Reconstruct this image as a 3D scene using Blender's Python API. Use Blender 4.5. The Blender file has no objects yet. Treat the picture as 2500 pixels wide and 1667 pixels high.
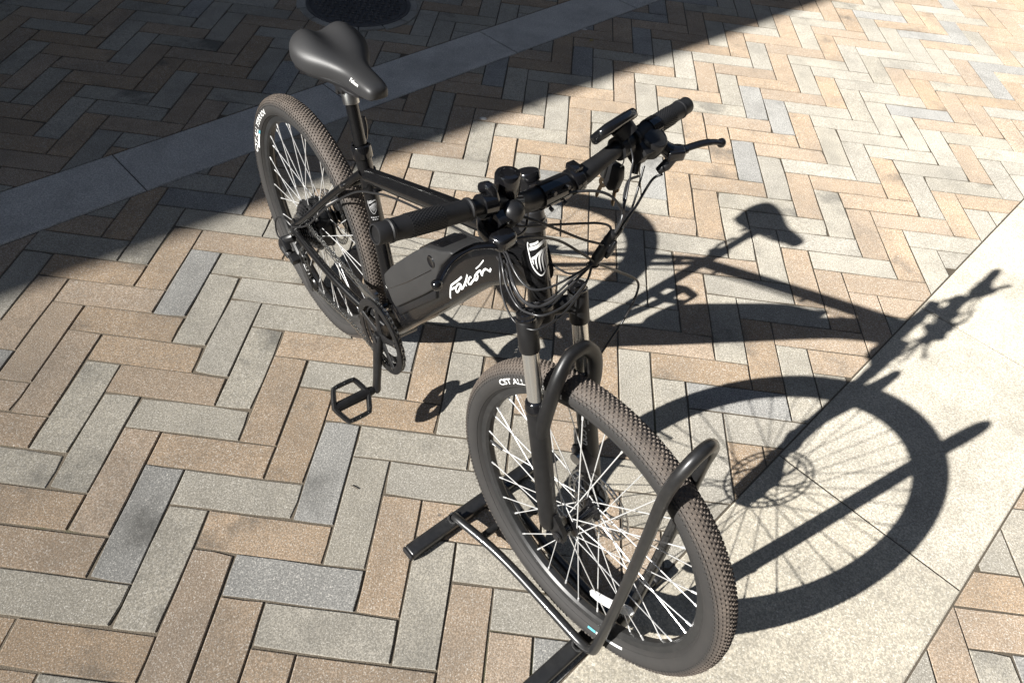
import bpy, bmesh, math, random
from mathutils import Vector, Matrix, Quaternion
random.seed(7)
R_ = math.radians
scn = bpy.context.scene

# ------------------------------------------------------------------ camera
cam_d = bpy.data.cameras.new('camera')
cam = bpy.data.objects.new('camera', cam_d)
scn.collection.objects.link(cam)
CX = Vector((0.99200643, 0.09693675, 0.08078684))
CYd = Vector((0.12603303, -0.729473, -0.67229817))
CZ = Vector((-0.00623858, 0.67710591, -0.73585913))
CAM = Vector((0.558913, -0.604431, 1.597352))
m3 = Matrix((CX, -CYd, -CZ)).transposed()
cam.matrix_world = Matrix.Translation(CAM) @ m3.to_4x4()
cam_d.sensor_width = 36.0
cam_d.lens = 36.0 * 1748.4 / 2500.0
cam_d.shift_x = 23.5 / 2500.0
cam_d.clip_start = 0.05
cam_d.clip_end = 400.0
scn.camera = cam

# ------------------------------------------------------------------ light
SUN_EL, SUN_AZ = R_(29.5), R_(34.7)          # elevation, direction the light travels
sd = Vector((math.cos(SUN_EL)*math.cos(SUN_AZ), math.cos(SUN_EL)*math.sin(SUN_AZ), -math.sin(SUN_EL)))
world = bpy.data.worlds.new('World'); scn.world = world; world.use_nodes = True
wn = world.node_tree.nodes; wl = world.node_tree.links
bg = wn['Background']
sky = wn.new('ShaderNodeTexSky'); sky.sky_type = 'NISHITA'; sky.sun_disc = False
sky.sun_elevation = SUN_EL; sky.air_density = 1.0; sky.dust_density = .4; sky.ozone_density = 1.0
sky.sun_rotation = math.atan2(-math.cos(SUN_AZ), -math.sin(SUN_AZ)) % (2*math.pi)
wl.new(sky.outputs[0], bg.inputs[0]); bg.inputs[1].default_value = 0.05
sl = bpy.data.lights.new('sun', 'SUN'); sl.energy = 5.0; sl.angle = R_(0.53); sl.color = (1.0, 0.972, 0.925)
so = bpy.data.objects.new('sun', sl); scn.collection.objects.link(so)
so.location = (-6, -4, 8); so.rotation_euler = sd.to_track_quat('-Z', 'Y').to_euler()
scn.view_settings.view_transform = 'Standard'; scn.view_settings.look = 'None'
scn.view_settings.gamma = 1.0; scn.view_settings.use_curve_mapping = False
scn.view_settings.exposure = 0.93

COL = scn.collection

# ------------------------------------------------------------------ helpers
class MB:
    "collects geometry for ONE mesh object"
    def __init__(s): s.v = []; s.f = []; s.mi = []
    def add(s, vs, fs, mi=0):
        o = len(s.v); s.v += [tuple(p) for p in vs]; s.f += [tuple(i+o for i in f) for f in fs]; s.mi += [mi]*len(fs); return s
    def tube(s, path, r, seg=12, caps=True, closed=False, w=1.0, h=1.0, up=None, pw=2.0, twist=0.0):
        path = [Vector(p) for p in path]; n = len(path)
        rs = r if isinstance(r, (list, tuple)) else [r]*n
        tang = []
        for i in range(n):
            if closed: t = path[(i+1) % n]-path[i-1]
            else: t = path[min(i+1, n-1)]-path[max(i-1, 0)]
            tang.append(t.normalized())
        u = Vector(up) if up else (Vector((0, 0, 1)) if abs(tang[0].z) < .9 else Vector((0, 1, 0)))
        u = (u-tang[0]*u.dot(tang[0])).normalized()
        vs = []; fs = []
        for i in range(n):
            if i > 0:
                u = (u-tang[i]*u.dot(tang[i]))
                u = u.normalized() if u.length > 1e-6 else tang[i].orthogonal().normalized()
            b = tang[i].cross(u)
            for k in range(seg):
                a = 2*math.pi*(k+.5)/seg+twist
                c, sn = math.cos(a), math.sin(a)
                if pw != 2.0:
                    c = math.copysign(abs(c)**(2/pw), c); sn = math.copysign(abs(sn)**(2/pw), sn)
                vs.append(path[i]+u*(c*rs[i]*h)+b*(sn*rs[i]*w))
        m = n if closed else n-1
        for i in range(m):
            for k in range(seg):
                a, b2 = i*seg+k, i*seg+(k+1) % seg
                j = (i+1) % n
                fs.append((a, b2, j*seg+(k+1) % seg, j*seg+k))
        if caps and not closed:
            fs.append(tuple(range(seg))[::-1]); fs.append(tuple((n-1)*seg+k for k in range(seg)))
        return s.add(vs, fs)
    def cyl(s, a, b, r, seg=16, r2=None, caps=True):
        return s.tube([a, b], [r, r if r2 is None else r2], seg, caps)
    def lathe(s, prof, o=(0, 0, 0), axis=(0, 1, 0), seg=32, close=False, a0=0.0, a1=2*math.pi):
        "prof: list of (radius, height along axis)"
        o = Vector(o); ax = Vector(axis).normalized()
        e1 = Vector((1, 0, 0)) if abs(ax.x) < .9 else Vector((0, 0, 1))
        e1 = (e1-ax*e1.dot(ax)).normalized(); e2 = ax.cross(e1)
        full = abs(a1-a0-2*math.pi) < 1e-6
        ns = seg if full else seg+1
        vs = []; fs = []; n = len(prof)
        for i in range(ns):
            a = a0+(a1-a0)*i/seg
            d = e1*math.cos(a)+e2*math.sin(a)
            for (r, hh) in prof: vs.append(o+d*r+ax*hh)
        for i in range(seg):
            j = (i+1) % ns
            for k in range(n if close else n-1):
                k2 = (k+1) % n
                fs.append((i*n+k, i*n+k2, j*n+k2, j*n+k))
        return s.add(vs, fs)
    def box(s, c, d, rot=None):
        c = Vector(c); vs = []
        for x in (-.5, .5):
            for y in (-.5, .5):
                for z in (-.5, .5):
                    p = Vector((x*d[0], y*d[1], z*d[2]))
                    vs.append(c+(rot @ p if rot else p))
        return s.add(vs, [(0, 1, 3, 2), (4, 6, 7, 5), (0, 4, 5, 1), (2, 3, 7, 6), (0, 2, 6, 4), (1, 5, 7, 3)])
    def prism(s, poly, y0, y1, org=(0, 0, 0), e1=(1, 0, 0), e2=(0, 0, 1), e3=(0, 1, 0)):
        "2D polygon (e1,e2) extruded along e3 from y0 to y1"
        org, e1, e2, e3 = Vector(org), Vector(e1), Vector(e2), Vector(e3)
        n = len(poly)
        vs = [org+e1*a+e2*b+e3*y0 for a, b in poly]+[org+e1*a+e2*b+e3*y1 for a, b in poly]
        fs = [tuple(range(n))[::-1], tuple(range(n, 2*n))]+[(i, (i+1) % n, n+(i+1) % n, n+i) for i in range(n)]
        return s.add(vs, fs)
    def ball(s, c, r, seg=14, sx=1, sy=1, sz=1):
        c = Vector(c); vs = []; fs = []; rings = seg//2
        for i in range(rings+1):
            t = math.pi*i/rings
            for k in range(seg):
                p = 2*math.pi*k/seg
                vs.append(c+Vector((r*sx*math.sin(t)*math.cos(p), r*sy*math.sin(t)*math.sin(p), r*sz*math.cos(t))))
        for i in range(rings):
            for k in range(seg):
                fs.append((i*seg+k, i*seg+(k+1) % seg, (i+1)*seg+(k+1) % seg, (i+1)*seg+k))
        return s.add(vs, fs)
    def mesh(s, name, mats, smooth=40, bevel=0, bseg=2):
        me = bpy.data.meshes.new(name); me.from_pydata(s.v, [], s.f)
        if not isinstance(mats, (list, tuple)): mats = [mats]
        for m in mats: me.materials.append(m)
        if len(mats) > 1: me.polygons.foreach_set('material_index', s.mi)
        bm = bmesh.new(); bm.from_mesh(me)
        bmesh.ops.remove_doubles(bm, verts=bm.verts, dist=1e-6)
        bmesh.ops.recalc_face_normals(bm, faces=bm.faces)
        if bevel:
            ed = [e for e in bm.edges if len(e.link_faces) == 2 and e.calc_face_angle(0) > R_(28)]
            bmesh.ops.bevel(bm, geom=ed, offset=bevel, segments=bseg, profile=.5, affect='EDGES', clamp_overlap=True)
        bm.to_mesh(me); bm.free()
        if smooth:
            me.polygons.foreach_set('use_smooth', [True]*len(me.polygons))
            me.set_sharp_from_angle(angle=R_(smooth))
        return me
    def build(s, name, mats, parent=None, smooth=40, bevel=0, bseg=2, mat=None):
        o = bpy.data.objects.new(name, s.mesh(name, mats, smooth, bevel, bseg))
        COL.objects.link(o); o.parent = parent
        if mat is not None: o.matrix_basis = mat
        return o

def place(name, me, parent=None, mat=None):
    o = bpy.data.objects.new(name, me); COL.objects.link(o); o.parent = parent
    if mat is not None: o.matrix_basis = mat
    return o
def empty(name, loc=(0, 0, 0), rz=0):
    o = bpy.data.objects.new(name, None); COL.objects.link(o); o.location = loc; o.rotation_euler = (0, 0, rz)
    o.empty_display_size = .05
    return o
def tag(o, label=None, cat=None, group=None, kind=None):
    if label: o['label'] = label
    if cat: o['category'] = cat
    if group: o['group'] = group
    if kind: o['kind'] = kind
    return o
def cr(pts, n=8, closed=False):
    "Catmull-Rom through points"
    P = [Vector(p) for p in pts]; out = []; m = len(P)
    rng = range(m) if closed else range(m-1)
    for i in rng:
        p0 = P[(i-1) % m] if (closed or i > 0) else P[0]*2-P[1]
        p1 = P[i]; p2 = P[(i+1) % m]
        p3 = P[(i+2) % m] if (closed or i+2 < m) else P[-1]*2-P[-2]
        for k in range(n):
            t = k/n
            out.append(.5*((2*p1)+(p2-p0)*t+(2*p0-5*p1+4*p2-p3)*t*t+(3*p1-p0-3*p2+p3)*t**3))
    if not closed: out.append(P[-1])
    return out
def text_mesh(txt, size=1.0, bold=0.0, shear=0.0, spacing=1.0):
    cu = bpy.data.curves.new('txt', 'FONT'); cu.body = txt; cu.size = size; cu.offset = bold; cu.shear = shear
    cu.space_character = spacing; cu.resolution_u = 3
    ob = bpy.data.objects.new('txt', cu); COL.objects.link(ob)
    dg = bpy.context.evaluated_depsgraph_get(); ev = ob.evaluated_get(dg); me = ev.to_mesh()
    vs = [v.co.copy() for v in me.vertices]; fs = [tuple(p.vertices) for p in me.polygons]
    ev.to_mesh_clear(); bpy.data.objects.remove(ob); bpy.data.curves.remove(cu)
    return vs, fs
def ribbon(mb, pts, w, fn, n=5):
    "flat brush stroke: pts 2D, fn maps 2D->3D"
    P = cr([(p[0], p[1], 0) for p in pts], n)
    vs = []; fs = []
    for i, p in enumerate(P):
        t = (P[min(i+1, len(P)-1)]-P[max(i-1, 0)]).normalized(); nn = Vector((-t.y, t.x, 0))
        ww = w(i/(len(P)-1)) if callable(w) else w
        vs.append(fn(*(p+nn*ww).xy)); vs.append(fn(*(p-nn*ww).xy))
    for i in range(len(P)-1): fs.append((2*i, 2*i+1, 2*i+3, 2*i+2))
    mb.add(vs, fs)

# ------------------------------------------------------------------ materials
def newmat(name):
    m = bpy.data.materials.new(name); m.use_nodes = True
    return m, m.node_tree.nodes, m.node_tree.links, m.node_tree.nodes['Principled BSDF']
def simple(name, col, rough=.5, metal=0.0, bump=0.0, bscale=400, var=0.0, vscale=30, coat=0.0, spec=.5, dust=0.0):
    m, N, L, b = newmat(name)
    b.inputs['Roughness'].default_value = rough; b.inputs['Metallic'].default_value = metal
    b.inputs['Specular IOR Level'].default_value = spec
    b.inputs['Coat Weight'].default_value = coat; b.inputs['Coat Roughness'].default_value = .08
    tc = N.new('ShaderNodeTexCoord')
    nz = N.new('ShaderNodeTexNoise'); nz.inputs['Scale'].default_value = vscale; nz.inputs['Detail'].default_value = 6
    L.new(tc.outputs['Object'], nz.inputs['Vector'])
    mx = N.new('ShaderNodeMix'); mx.data_type = 'RGBA'
    c1 = [max(0, c*(1-var)) for c in col]; c2 = [c*(1+var) for c in col]
    mx.inputs[6].default_value = (*c1, 1); mx.inputs[7].default_value = (*c2, 1)
    L.new(nz.outputs[0], mx.inputs[0])
    out = mx.outputs[2]
    if dust:
        n2 = N.new('ShaderNodeTexNoise'); n2.inputs['Scale'].default_value = 55; n2.inputs['Detail'].default_value = 8; n2.inputs['Roughness'].default_value = .7
        L.new(tc.outputs['Object'], n2.inputs['Vector'])
        rp = N.new('ShaderNodeValToRGB'); rp.color_ramp.elements[0].position = .45; rp.color_ramp.elements[1].position = .75
        rp.color_ramp.elements[1].color = (dust, dust, dust, 1)
        L.new(n2.outputs[0], rp.inputs[0])
        md = N.new('ShaderNodeMix'); md.data_type = 'RGBA'; md.inputs[7].default_value = (.13, .125, .118, 1)
        L.new(rp.outputs[0], md.inputs[0]); L.new(out, md.inputs[6]); out = md.outputs[2]
        rr = N.new('ShaderNodeMapRange'); rr.inputs[3].default_value = rough; rr.inputs[4].default_value = min(1, rough+.3)
        L.new(rp.outputs[0], rr.inputs[0]); L.new(rr.outputs[0], b.inputs['Roughness'])
    L.new(out, b.inputs['Base Color'])
    if bump:
        nb = N.new('ShaderNodeTexNoise'); nb.inputs['Scale'].default_value = bscale; nb.inputs['Detail'].default_value = 3
        L.new(tc.outputs['Object'], nb.inputs['Vector'])
        bp = N.new('ShaderNodeBump'); bp.inputs['Strength'].default_value = bump; bp.inputs['Distance'].default_value = .001
        L.new(nb.outputs[0], bp.inputs['Height']); L.new(bp.outputs[0], b.inputs['Normal'])
    return m

def stone_mat(name, col, speck=.72, rnd=.15, stain=.7, grain=240, bump=.7, light=(.75, .72, .66)):
    "concrete/granite block: grain, flecks, per piece variation, soft stains"
    m, N, L, b = newmat(name)
    b.inputs['Roughness'].default_value = .92; b.inputs['Specular IOR Level'].default_value = .25; b.inputs['Diffuse Roughness'].default_value = 1.0
    tc = N.new('ShaderNodeTexCoord'); oi = N.new('ShaderNodeObjectInfo'); ge = N.new('ShaderNodeNewGeometry')
    ad = N.new('ShaderNodeMath'); ad.operation = 'ADD'; L.new(oi.outputs['Random'], ad.inputs[0]); L.new(ge.outputs['Random Per Island'], ad.inputs[1])
    fr = N.new('ShaderNodeMath'); fr.operation = 'FRACT'; L.new(ad.outputs[0], fr.inputs[0])
    mu = N.new('ShaderNodeMath'); mu.operation = 'MULTIPLY'; mu.inputs[1].default_value = 57.3; L.new(fr.outputs[0], mu.inputs[0])
    va = N.new('ShaderNodeVectorMath'); va.operation = 'ADD'; L.new(tc.outputs['Object'], va.inputs[0]); L.new(mu.outputs[0], va.inputs[1])
    def noise(sc, det=4, ro=.6):
        n = N.new('ShaderNodeTexNoise'); n.inputs['Scale'].default_value = sc; n.inputs['Detail'].default_value = det; n.inputs['Roughness'].default_value = ro
        L.new(va.outputs[0], n.inputs['Vector']); return n
    def mixc(fac, a, bcol, mode='MIX'):
        x = N.new('ShaderNodeMix'); x.data_type = 'RGBA'; x.blend_type = mode
        if isinstance(fac, (int, float)): x.inputs[0].default_value = fac
        else: L.new(fac, x.inputs[0])
        for i, v in ((6, a), (7, bcol)):
            if isinstance(v, tuple): x.inputs[i].default_value = (*v, 1)
            else: L.new(v, x.inputs[i])
        return x.outputs[2]
    def ramp(src, p0, p1, v0=0.0, v1=1.0):
        r = N.new('ShaderNodeMapRange'); r.inputs[1].default_value = p0; r.inputs[2].default_value = p1
        r.inputs[3].default_value = v0; r.inputs[4].default_value = v1; L.new(src, r.inputs[0]); return r.outputs[0]
    # per piece brightness
    br = ramp(fr.outputs[0], 0, 1, 1-rnd, 1+rnd)
    hs = N.new('ShaderNodeHueSaturation'); hs.inputs['Color'].default_value = (*col, 1); L.new(br, hs.inputs['Value'])
    mu2 = N.new('ShaderNodeMath'); mu2.operation = 'MULTIPLY'; mu2.inputs[1].default_value = 7.13; L.new(fr.outputs[0], mu2.inputs[0])
    fr2 = N.new('ShaderNodeMath'); fr2.operation = 'FRACT'; L.new(mu2.outputs[0], fr2.inputs[0])
    L.new(ramp(fr2.outputs[0], 0, 1, .82, 1.12), hs.inputs['Saturation'])
    c = hs.outputs[0]
    # broad mottling
    c = mixc(ramp(noise(9, 7, .7).outputs[0], .38, .68, 0, .5), c, tuple(x*.62 for x in col))
    # grain
    g = noise(grain, 2, .7)
    c = mixc(ramp(g.outputs[0], .42, .62, speck, 0), c, tuple(x*.42 for x in col))
    g2 = noise(grain*1.35, 2, .7)
    c = mixc(ramp(g2.outputs[0], .56, .68, 0, speck*1.1), c, light)
    # stains: darker damp-looking patches on some pieces
    sm = noise(4.2, 6, .65)
    st = ramp(sm.outputs[0], .56, .70, 0, stain)
    gate = ramp(fr2.outputs[0], .45, .75, 0, 1)
    mm = N.new('ShaderNodeMath'); mm.operation = 'MULTIPLY'; L.new(st, mm.inputs[0]); L.new(gate, mm.inputs[1])
    c = mixc(mm.outputs[0], c, (.09, .088, .082))
    wn_ = N.new('ShaderNodeTexNoise'); wn_.inputs['Scale'].default_value = 3.1; wn_.inputs['Detail'].default_value = 8; wn_.inputs['Roughness'].default_value = .68
    L.new(ge.outputs['Position'], wn_.inputs['Vector'])
    c = mixc(ramp(wn_.outputs[0], .46, .72, 0, .42), c, (.13, .125, .115))
    vo = N.new('ShaderNodeTexVoronoi'); vo.inputs['Scale'].default_value = 4.3; L.new(ge.outputs['Position'], vo.inputs['Vector'])
    wv = N.new('ShaderNodeMath'); wv.operation = 'ADD'
    L.new(vo.outputs['Distance'], wv.inputs[0]); L.new(ramp(noise(60, 2).outputs[0], 0, 1, -.012, .012), wv.inputs[1])
    sc_ = N.new('ShaderNodeSeparateColor'); L.new(vo.outputs['Color'], sc_.inputs[0])
    gm = N.new('ShaderNodeMath'); gm.operation = 'MULTIPLY'; L.new(ramp(wv.outputs[0], .022, .034, .75, 0), gm.inputs[0]); L.new(ramp(sc_.outputs[0], .62, .66, 0, 1), gm.inputs[1])
    c = mixc(gm.outputs[0], c, (.10, .095, .09))
    L.new(c, b.inputs['Base Color'])
    bp = N.new('ShaderNodeBump'); bp.inputs['Strength'].default_value = bump; bp.inputs['Distance'].default_value = .0012
    L.new(g.outputs[0], bp.inputs['Height'])
    b2 = N.new('ShaderNodeBump'); b2.inputs['Strength'].default_value = .25; b2.inputs['Distance'].default_value = .004
    L.new(noise(45, 4).outputs[0], b2.inputs['Height']); L.new(bp.outputs[0], b2.inputs['Normal'])
    L.new(b2.outputs[0], b.inputs['Normal'])
    return m

M = {}
M['tan'] = stone_mat('paver_tan', (.48, .366, .258))
M['pale'] = stone_mat('paver_pale', (.475, .44, .37))
M['blue'] = stone_mat('paver_bluegrey', (.39, .383, .362))
M['granite'] = stone_mat('granite_pale', (.62, .57, .47), speck=.7, rnd=.05, stain=.2, grain=190, bump=.8, light=(.85, .81, .72))
M['granite_shaded'] = stone_mat('granite_shade_lift', (.74, .71, .66), speck=.75, rnd=.08, stain=.3, grain=210, bump=.7, light=(.7, .68, .63))  # same stone, colour brightened for the upper band that lies in shade
M['mortar'] = stone_mat('collar_concrete', (.44, .42, .38), speck=.4, rnd=.15, stain=.6, grain=200)
# joint sand with moss
def joint_mat():
    m, N, L, b = newmat('joint_sand')
    b.inputs['Roughness'].default_value = 1.0; b.inputs['Specular IOR Level'].default_value = .1
    tc = N.new('ShaderNodeTexCoord')
    n1 = N.new('ShaderNodeTexNoise'); n1.inputs['Scale'].default_value = 2.3; n1.inputs['Detail'].default_value = 7; n1.inputs['Roughness'].default_value = .7
    L.new(tc.outputs['Object'], n1.inputs['Vector'])
    r = N.new('ShaderNodeMapRange'); r.inputs[1].default_value = .58; r.inputs[2].default_value = .72; L.new(n1.outputs[0], r.inputs[0])
    n2 = N.new('ShaderNodeTexNoise'); n2.inputs['Scale'].default_value = 260; n2.inputs['Detail'].default_value = 3; L.new(tc.outputs['Object'], n2.inputs['Vector'])
    x = N.new('ShaderNodeMix'); x.data_type = 'RGBA'; x.inputs[6].default_value = (.075, .062, .048, 1); x.inputs[7].default_value = (.20, .17, .13, 1); L.new(n2.outputs[0], x.inputs[0])
    y = N.new('ShaderNodeMix'); y.data_type = 'RGBA'; y.inputs[7].default_value = (.075, .088, .035, 1); L.new(r.outputs[0], y.inputs[0]); L.new(x.outputs[2], y.inputs[6])
    L.new(y.outputs[2], b.inputs['Base Color'])
    bp = N.new('ShaderNodeBump'); bp.inputs['Strength'].default_value = .8; bp.inputs['Distance'].default_value = .002; L.new(n2.outputs[0], bp.inputs['Height']); L.new(bp.outputs[0], b.inputs['Normal'])
    return m
M['joint'] = joint_mat()
M['asphalt'] = simple('outer_ground', (.16, .15, .135), .95, var=.3, vscale=3, bump=.4, bscale=120)
M['iron'] = simple('cast_iron', (.13, .13, .135), .55, .2, bump=.6, bscale=90, var=.4, vscale=25, dust=.35)
M['frame'] = simple('frame_paint', (.006, .006, .0065), .24, coat=.4, dust=.02, var=.2)
M['matte'] = simple('matte_black', (.0100, .0100, .0106), .40, bump=.10, bscale=700, var=.2, dust=.06)
M['plastic'] = simple('black_plastic', (.014, .014, .015), .36, bump=.12, bscale=900, var=.15)
M['gloss'] = simple('gloss_plastic', (.007, .007, .008), .13, coat=.6, var=.1)
M['rubber'] = simple('grip_rubber', (.014, .014, .015), .55, bump=.25, bscale=900, var=.2)
M['battery'] = simple('battery_case', (.030, .030, .0305), .48, bump=.2, bscale=1100, var=.12, vscale=12, dust=.08)
M['chrome'] = simple('stanchion_chrome', (.74, .72, .67), .20, .85, var=.05)
M['steel'] = simple('bare_steel', (.55, .55, .54), .3, 1.0, var=.1)
M['spoke'] = simple('spoke_steel', (.88, .88, .87), .33, .55, var=.05)
M['darksteel'] = simple('dark_steel', (.10, .10, .105), .36, .85, var=.3, dust=.15)
M['rim'] = simple('rim_black', (.030, .030, .030), .40, .2, var=.15, dust=.15)
M['weld'] = simple('weld_bead', (.05, .05, .05), .45, .5, bump=.6, bscale=300, var=.4, vscale=120)
M['rack'] = simple('rack_paint', (.016, .016, .0165), .34, coat=.25, var=.25, vscale=18, dust=.10, bump=.15, bscale=60)
M['white'] = simple('white_print', (.80, .80, .78), .5, var=.03)
M['dimprint'] = simple('grey_print', (.42, .42, .42), .5, var=.05)
M['cyan'] = simple('cyan_print', (.10, .42, .50), .5)
M['blueprint'] = simple('blue_print', (.035, .17, .32), .5)
M['red'] = simple('red_plastic', (.55, .03, .02), .4)
M['brass'] = simple('key_brass', (.42, .32, .22), .35, 1.0, var=.2)
M['cable'] = simple('cable_jacket', (.020, .020, .021), .33, var=.1)
M['cablegrey'] = simple('cable_grey', (.035, .035, .037), .28, var=.1)
M['reflector'] = simple('reflector_white', (.78, .78, .76), .22, bump=.8, bscale=350)
M['saddle'] = simple('saddle_vinyl', (.030, .030, .031), .46, bump=.18, bscale=1200, var=.08)
M['plaster'] = simple('wall_plaster', (.25, .26, .28), .9, var=.12, vscale=2, bump=.3, bscale=60)
M['brickwall'] = simple('dark_brick', (.07, .066, .066), .9, var=.3, vscale=9, bump=.4, bscale=40)
M['greywall'] = simple('grey_render', (.17, .175, .18), .9, var=.15, vscale=3, bump=.3, bscale=60)
M['glass'] = simple('window_glass', (.03, .035, .04), .05, 0.0, spec=.8)
M['wframe'] = simple('window_frame', (.10, .10, .10), .5)
# tyre: dark sidewall, dusty tread
def tyre_mat(name, dusty):
    m, N, L, b = newmat(name)
    b.inputs['Roughness'].default_value = .72; b.inputs['Specular IOR Level'].default_value = .35
    tc = N.new('ShaderNodeTexCoord')
    sx = N.new('ShaderNodeSeparateXYZ'); L.new(tc.outputs['Object'], sx.inputs[0])
    cb = N.new('ShaderNodeCombineXYZ'); L.new(sx.outputs[0], cb.inputs[0]); L.new(sx.outputs[2], cb.inputs[2])
    ln = N.new('ShaderNodeVectorMath'); ln.operation = 'LENGTH'; L.new(cb.outputs[0], ln.inputs[0])
    n1 = N.new('ShaderNodeTexNoise'); n1.inputs['Scale'].default_value = 28; n1.inputs['Detail'].default_value = 8; n1.inputs['Roughness'].default_value = .7
    L.new(tc.outputs['Object'], n1.inputs['Vector'])
    r = N.new('ShaderNodeMapRange'); r.inputs[1].default_value = .318; r.inputs[2].default_value = .334; r.inputs[3].default_value = .06; r.inputs[4].default_value = dusty
    L.new(ln.outputs['Value'], r.inputs[0])
    k = N.new('ShaderNodeMapRange'); k.inputs[1].default_value = .3; k.inputs[2].default_value = .7; k.inputs[3].default_value = .55; k.inputs[4].default_value = 1.25; L.new(n1.outputs[0], k.inputs[0])
    mu = N.new('ShaderNodeMath'); mu.operation = 'MULTIPLY'; mu.use_clamp = True; L.new(r.outputs[0], mu.inputs[0]); L.new(k.outputs[0], mu.inputs[1])
    x = N.new('ShaderNodeMix'); x.data_type = 'RGBA'; x.inputs[6].default_value = (.027, .027, .027, 1); x.inputs[7].default_value = (.18, .147, .122, 1)
    L.new(mu.outputs[0], x.inputs[0]); L.new(x.outputs[2], b.inputs['Base Color'])
    nb = N.new('ShaderNodeTexNoise'); nb.inputs['Scale'].default_value = 600; L.new(tc.outputs['Object'], nb.inputs['Vector'])
    bp = N.new('ShaderNodeBump'); bp.inputs['Strength'].default_value = .2; bp.inputs['Distance'].default_value = .001; L.new(nb.outputs[0], bp.inputs['Height']); L.new(bp.outputs[0], b.inputs['Normal'])
    return m
M['tyre'] = tyre_mat('tyre_rubber', .62)
M['knob'] = tyre_mat('tyre_tread', .80)

# ------------------------------------------------------------------ ground, pavers
W = 0.1
SA = R_(49.1)
SE = Vector((math.cos(SA), math.sin(SA))); SN = Vector((-math.sin(SA), math.cos(SA)))
BANDS = [(1.471, 1.749), (-1.15, -0.637)]        # granite bands, measured across SN
def project(p):
    d = Vector(p)-CAM
    z = d.dot(CZ)
    return (1226.5+1748.4*d.dot(CX)/z, 833.5+1748.4*d.dot(CYd)/z, z)
def clip(poly, n, d):
    "keep n.p <= d"
    out = []
    for i in range(len(poly)):
        a, b = poly[i], poly[(i+1) % len(poly)]
        da, db = n.dot(a)-d, n.dot(b)-d
        if da <= 0: out.append(a)
        if da*db < 0: out.append(a+(b-a)*(da/(da-db)))
    return out
def area(poly): return .5*sum(poly[i].x*poly[(i+1) % len(poly)].y-poly[(i+1) % len(poly)].x*poly[i].y for i in range(len(poly)))
def inset(poly, c):
    n = len(poly); out = []
    for i in range(n):
        p0, p1, p2 = poly[i-1], poly[i], poly[(i+1) % n]
        a = (p1-p0).normalized(); b = (p2-p1).normalized()
        na = Vector((-a.y, a.x)); nb = Vector((-b.y, b.x))
        k = na+nb; den = 1+na.dot(nb)
        out.append(p1+k*(c/max(den, .35)))
    return out
def paver_geo(poly, z=0.0, ch=.0016, depth=.03, tilt=(0, 0), ctr=None):
    "top face, chamfer, sides"
    n = len(poly); ins = inset(poly, ch)
    c = ctr or sum(poly, Vector((0, 0)))/n
    zz = lambda p: z+(p.x-c.x)*tilt[0]+(p.y-c.y)*tilt[1]
    vs = [(p.x, p.y, zz(p)) for p in ins]+[(p.x, p.y, zz(p)-ch*.8) for p in poly]+[(p.x, p.y, z-depth) for p in poly]
    fs = [tuple(range(n))]
    for i in range(n):
        j = (i+1) % n
        fs.append((n+i, n+j, j, i)); fs.append((2*n+i, 2*n+j, n+j, n+i))
    return vs, fs
TAN = 'V3,0 H-1,1 V5,-2 H2,-2 H4,2 V6,-3 H1,5 V0,3 V-1,4 H-1,7 V3,6 H-3,3 V0,9 H-5,11 V-2,11 V-4,13 H-2,14 H-1,13 V1,14 V0,15 V2,13 H3,15 H0,18 V2,19 V4,17 H2,22 H-2,20 V0,21 H1,23 H6,24 V6,27 H4,26 V7,20 H7,23 V9,24 H9,27 H11,25 V13,26 H14,28 H12,30 V15,30 H13,23 V12,21 V13,20 H11,19 H14,22 H5,19 H3,21 H6,18 V11,16 H12,18 V12,15 V7,14 H9,15 V8,13 H11,13 H6,12 V11,10 V6,9 V7,8 V8,7 H9,9 H10,8 V13,8 V12,3 H7,5 H6,6 H5,7 V8,1 H0,24 H-6,24 H-4,28 H7,29 H11,31 V9,30 V13,32'.split()
PALE = 'V2,1 H1,-1 V4,-1 H5,1 H6,0 H2,4 H3,3 V-2,5 H0,6 V4,5 H-2,2 H-3,9 H-2,8 H-4,10 V-1,10 V-3,12 V-5,14 H-3,15 H0,12 V3,12 H1,11 H2,16 H1,17 V-1,16 H-1,19 V3,18 V1,20 H5,25 V8,25 V5,22 V6,21 H8,22 H10,26 V10,23 V12,27 V11,28 V14,25 H12,24 H13,29 V14,31 V16,29 V11,22 H10,20 H9,21 H4,20 V5,16 V8,19 V9,18 H7,17 H8,16 H13,17 H10,14 V13,14 V9,12 H5,13 V10,11 H12,12 H7,11 H8,10 V12,9 V9,6 V10,5 V11,4 H12,6 H8,4 V6,3 V5,4 H9,3 V7,2 V4,23 H1,29 V15,36'.split()
BLUE = 'H0,0 V1,2 V2,7 V7,26 V15,24 V14,19 V10,17 V6,15 H11,7 V3,24 V10,29 V14,37 H9,33 V-6,21 V-5,26'.split()
CMAP = {}
for k, lst in (('tan', TAN), ('pale', PALE), ('blue', BLUE)):
    for s_ in lst: CMAP[s_] = k
rc = random.Random(21)

ground = MB().add([(-150, -150, -.05), (150, -150, -.05), (150, 150, -.05), (-150, 150, -.05)], [(0, 1, 2, 3)]).build('ground', M['asphalt'], smooth=0)
tag(ground, kind='structure')
pave = MB().add([(-8, -6, -.0036), (10, -6, -.0036), (10, 10, -.0036), (-8, 10, -.0036)], [(0, 1, 2, 3)])
pave.add([(-8, -6, -.045), (10, -6, -.045), (10, 10, -.045), (-8, 10, -.045)], [(3, 2, 1, 0)])
pavement = pave.build('pavement', M['joint'], smooth=0); tag(pavement, kind='structure')

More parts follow.
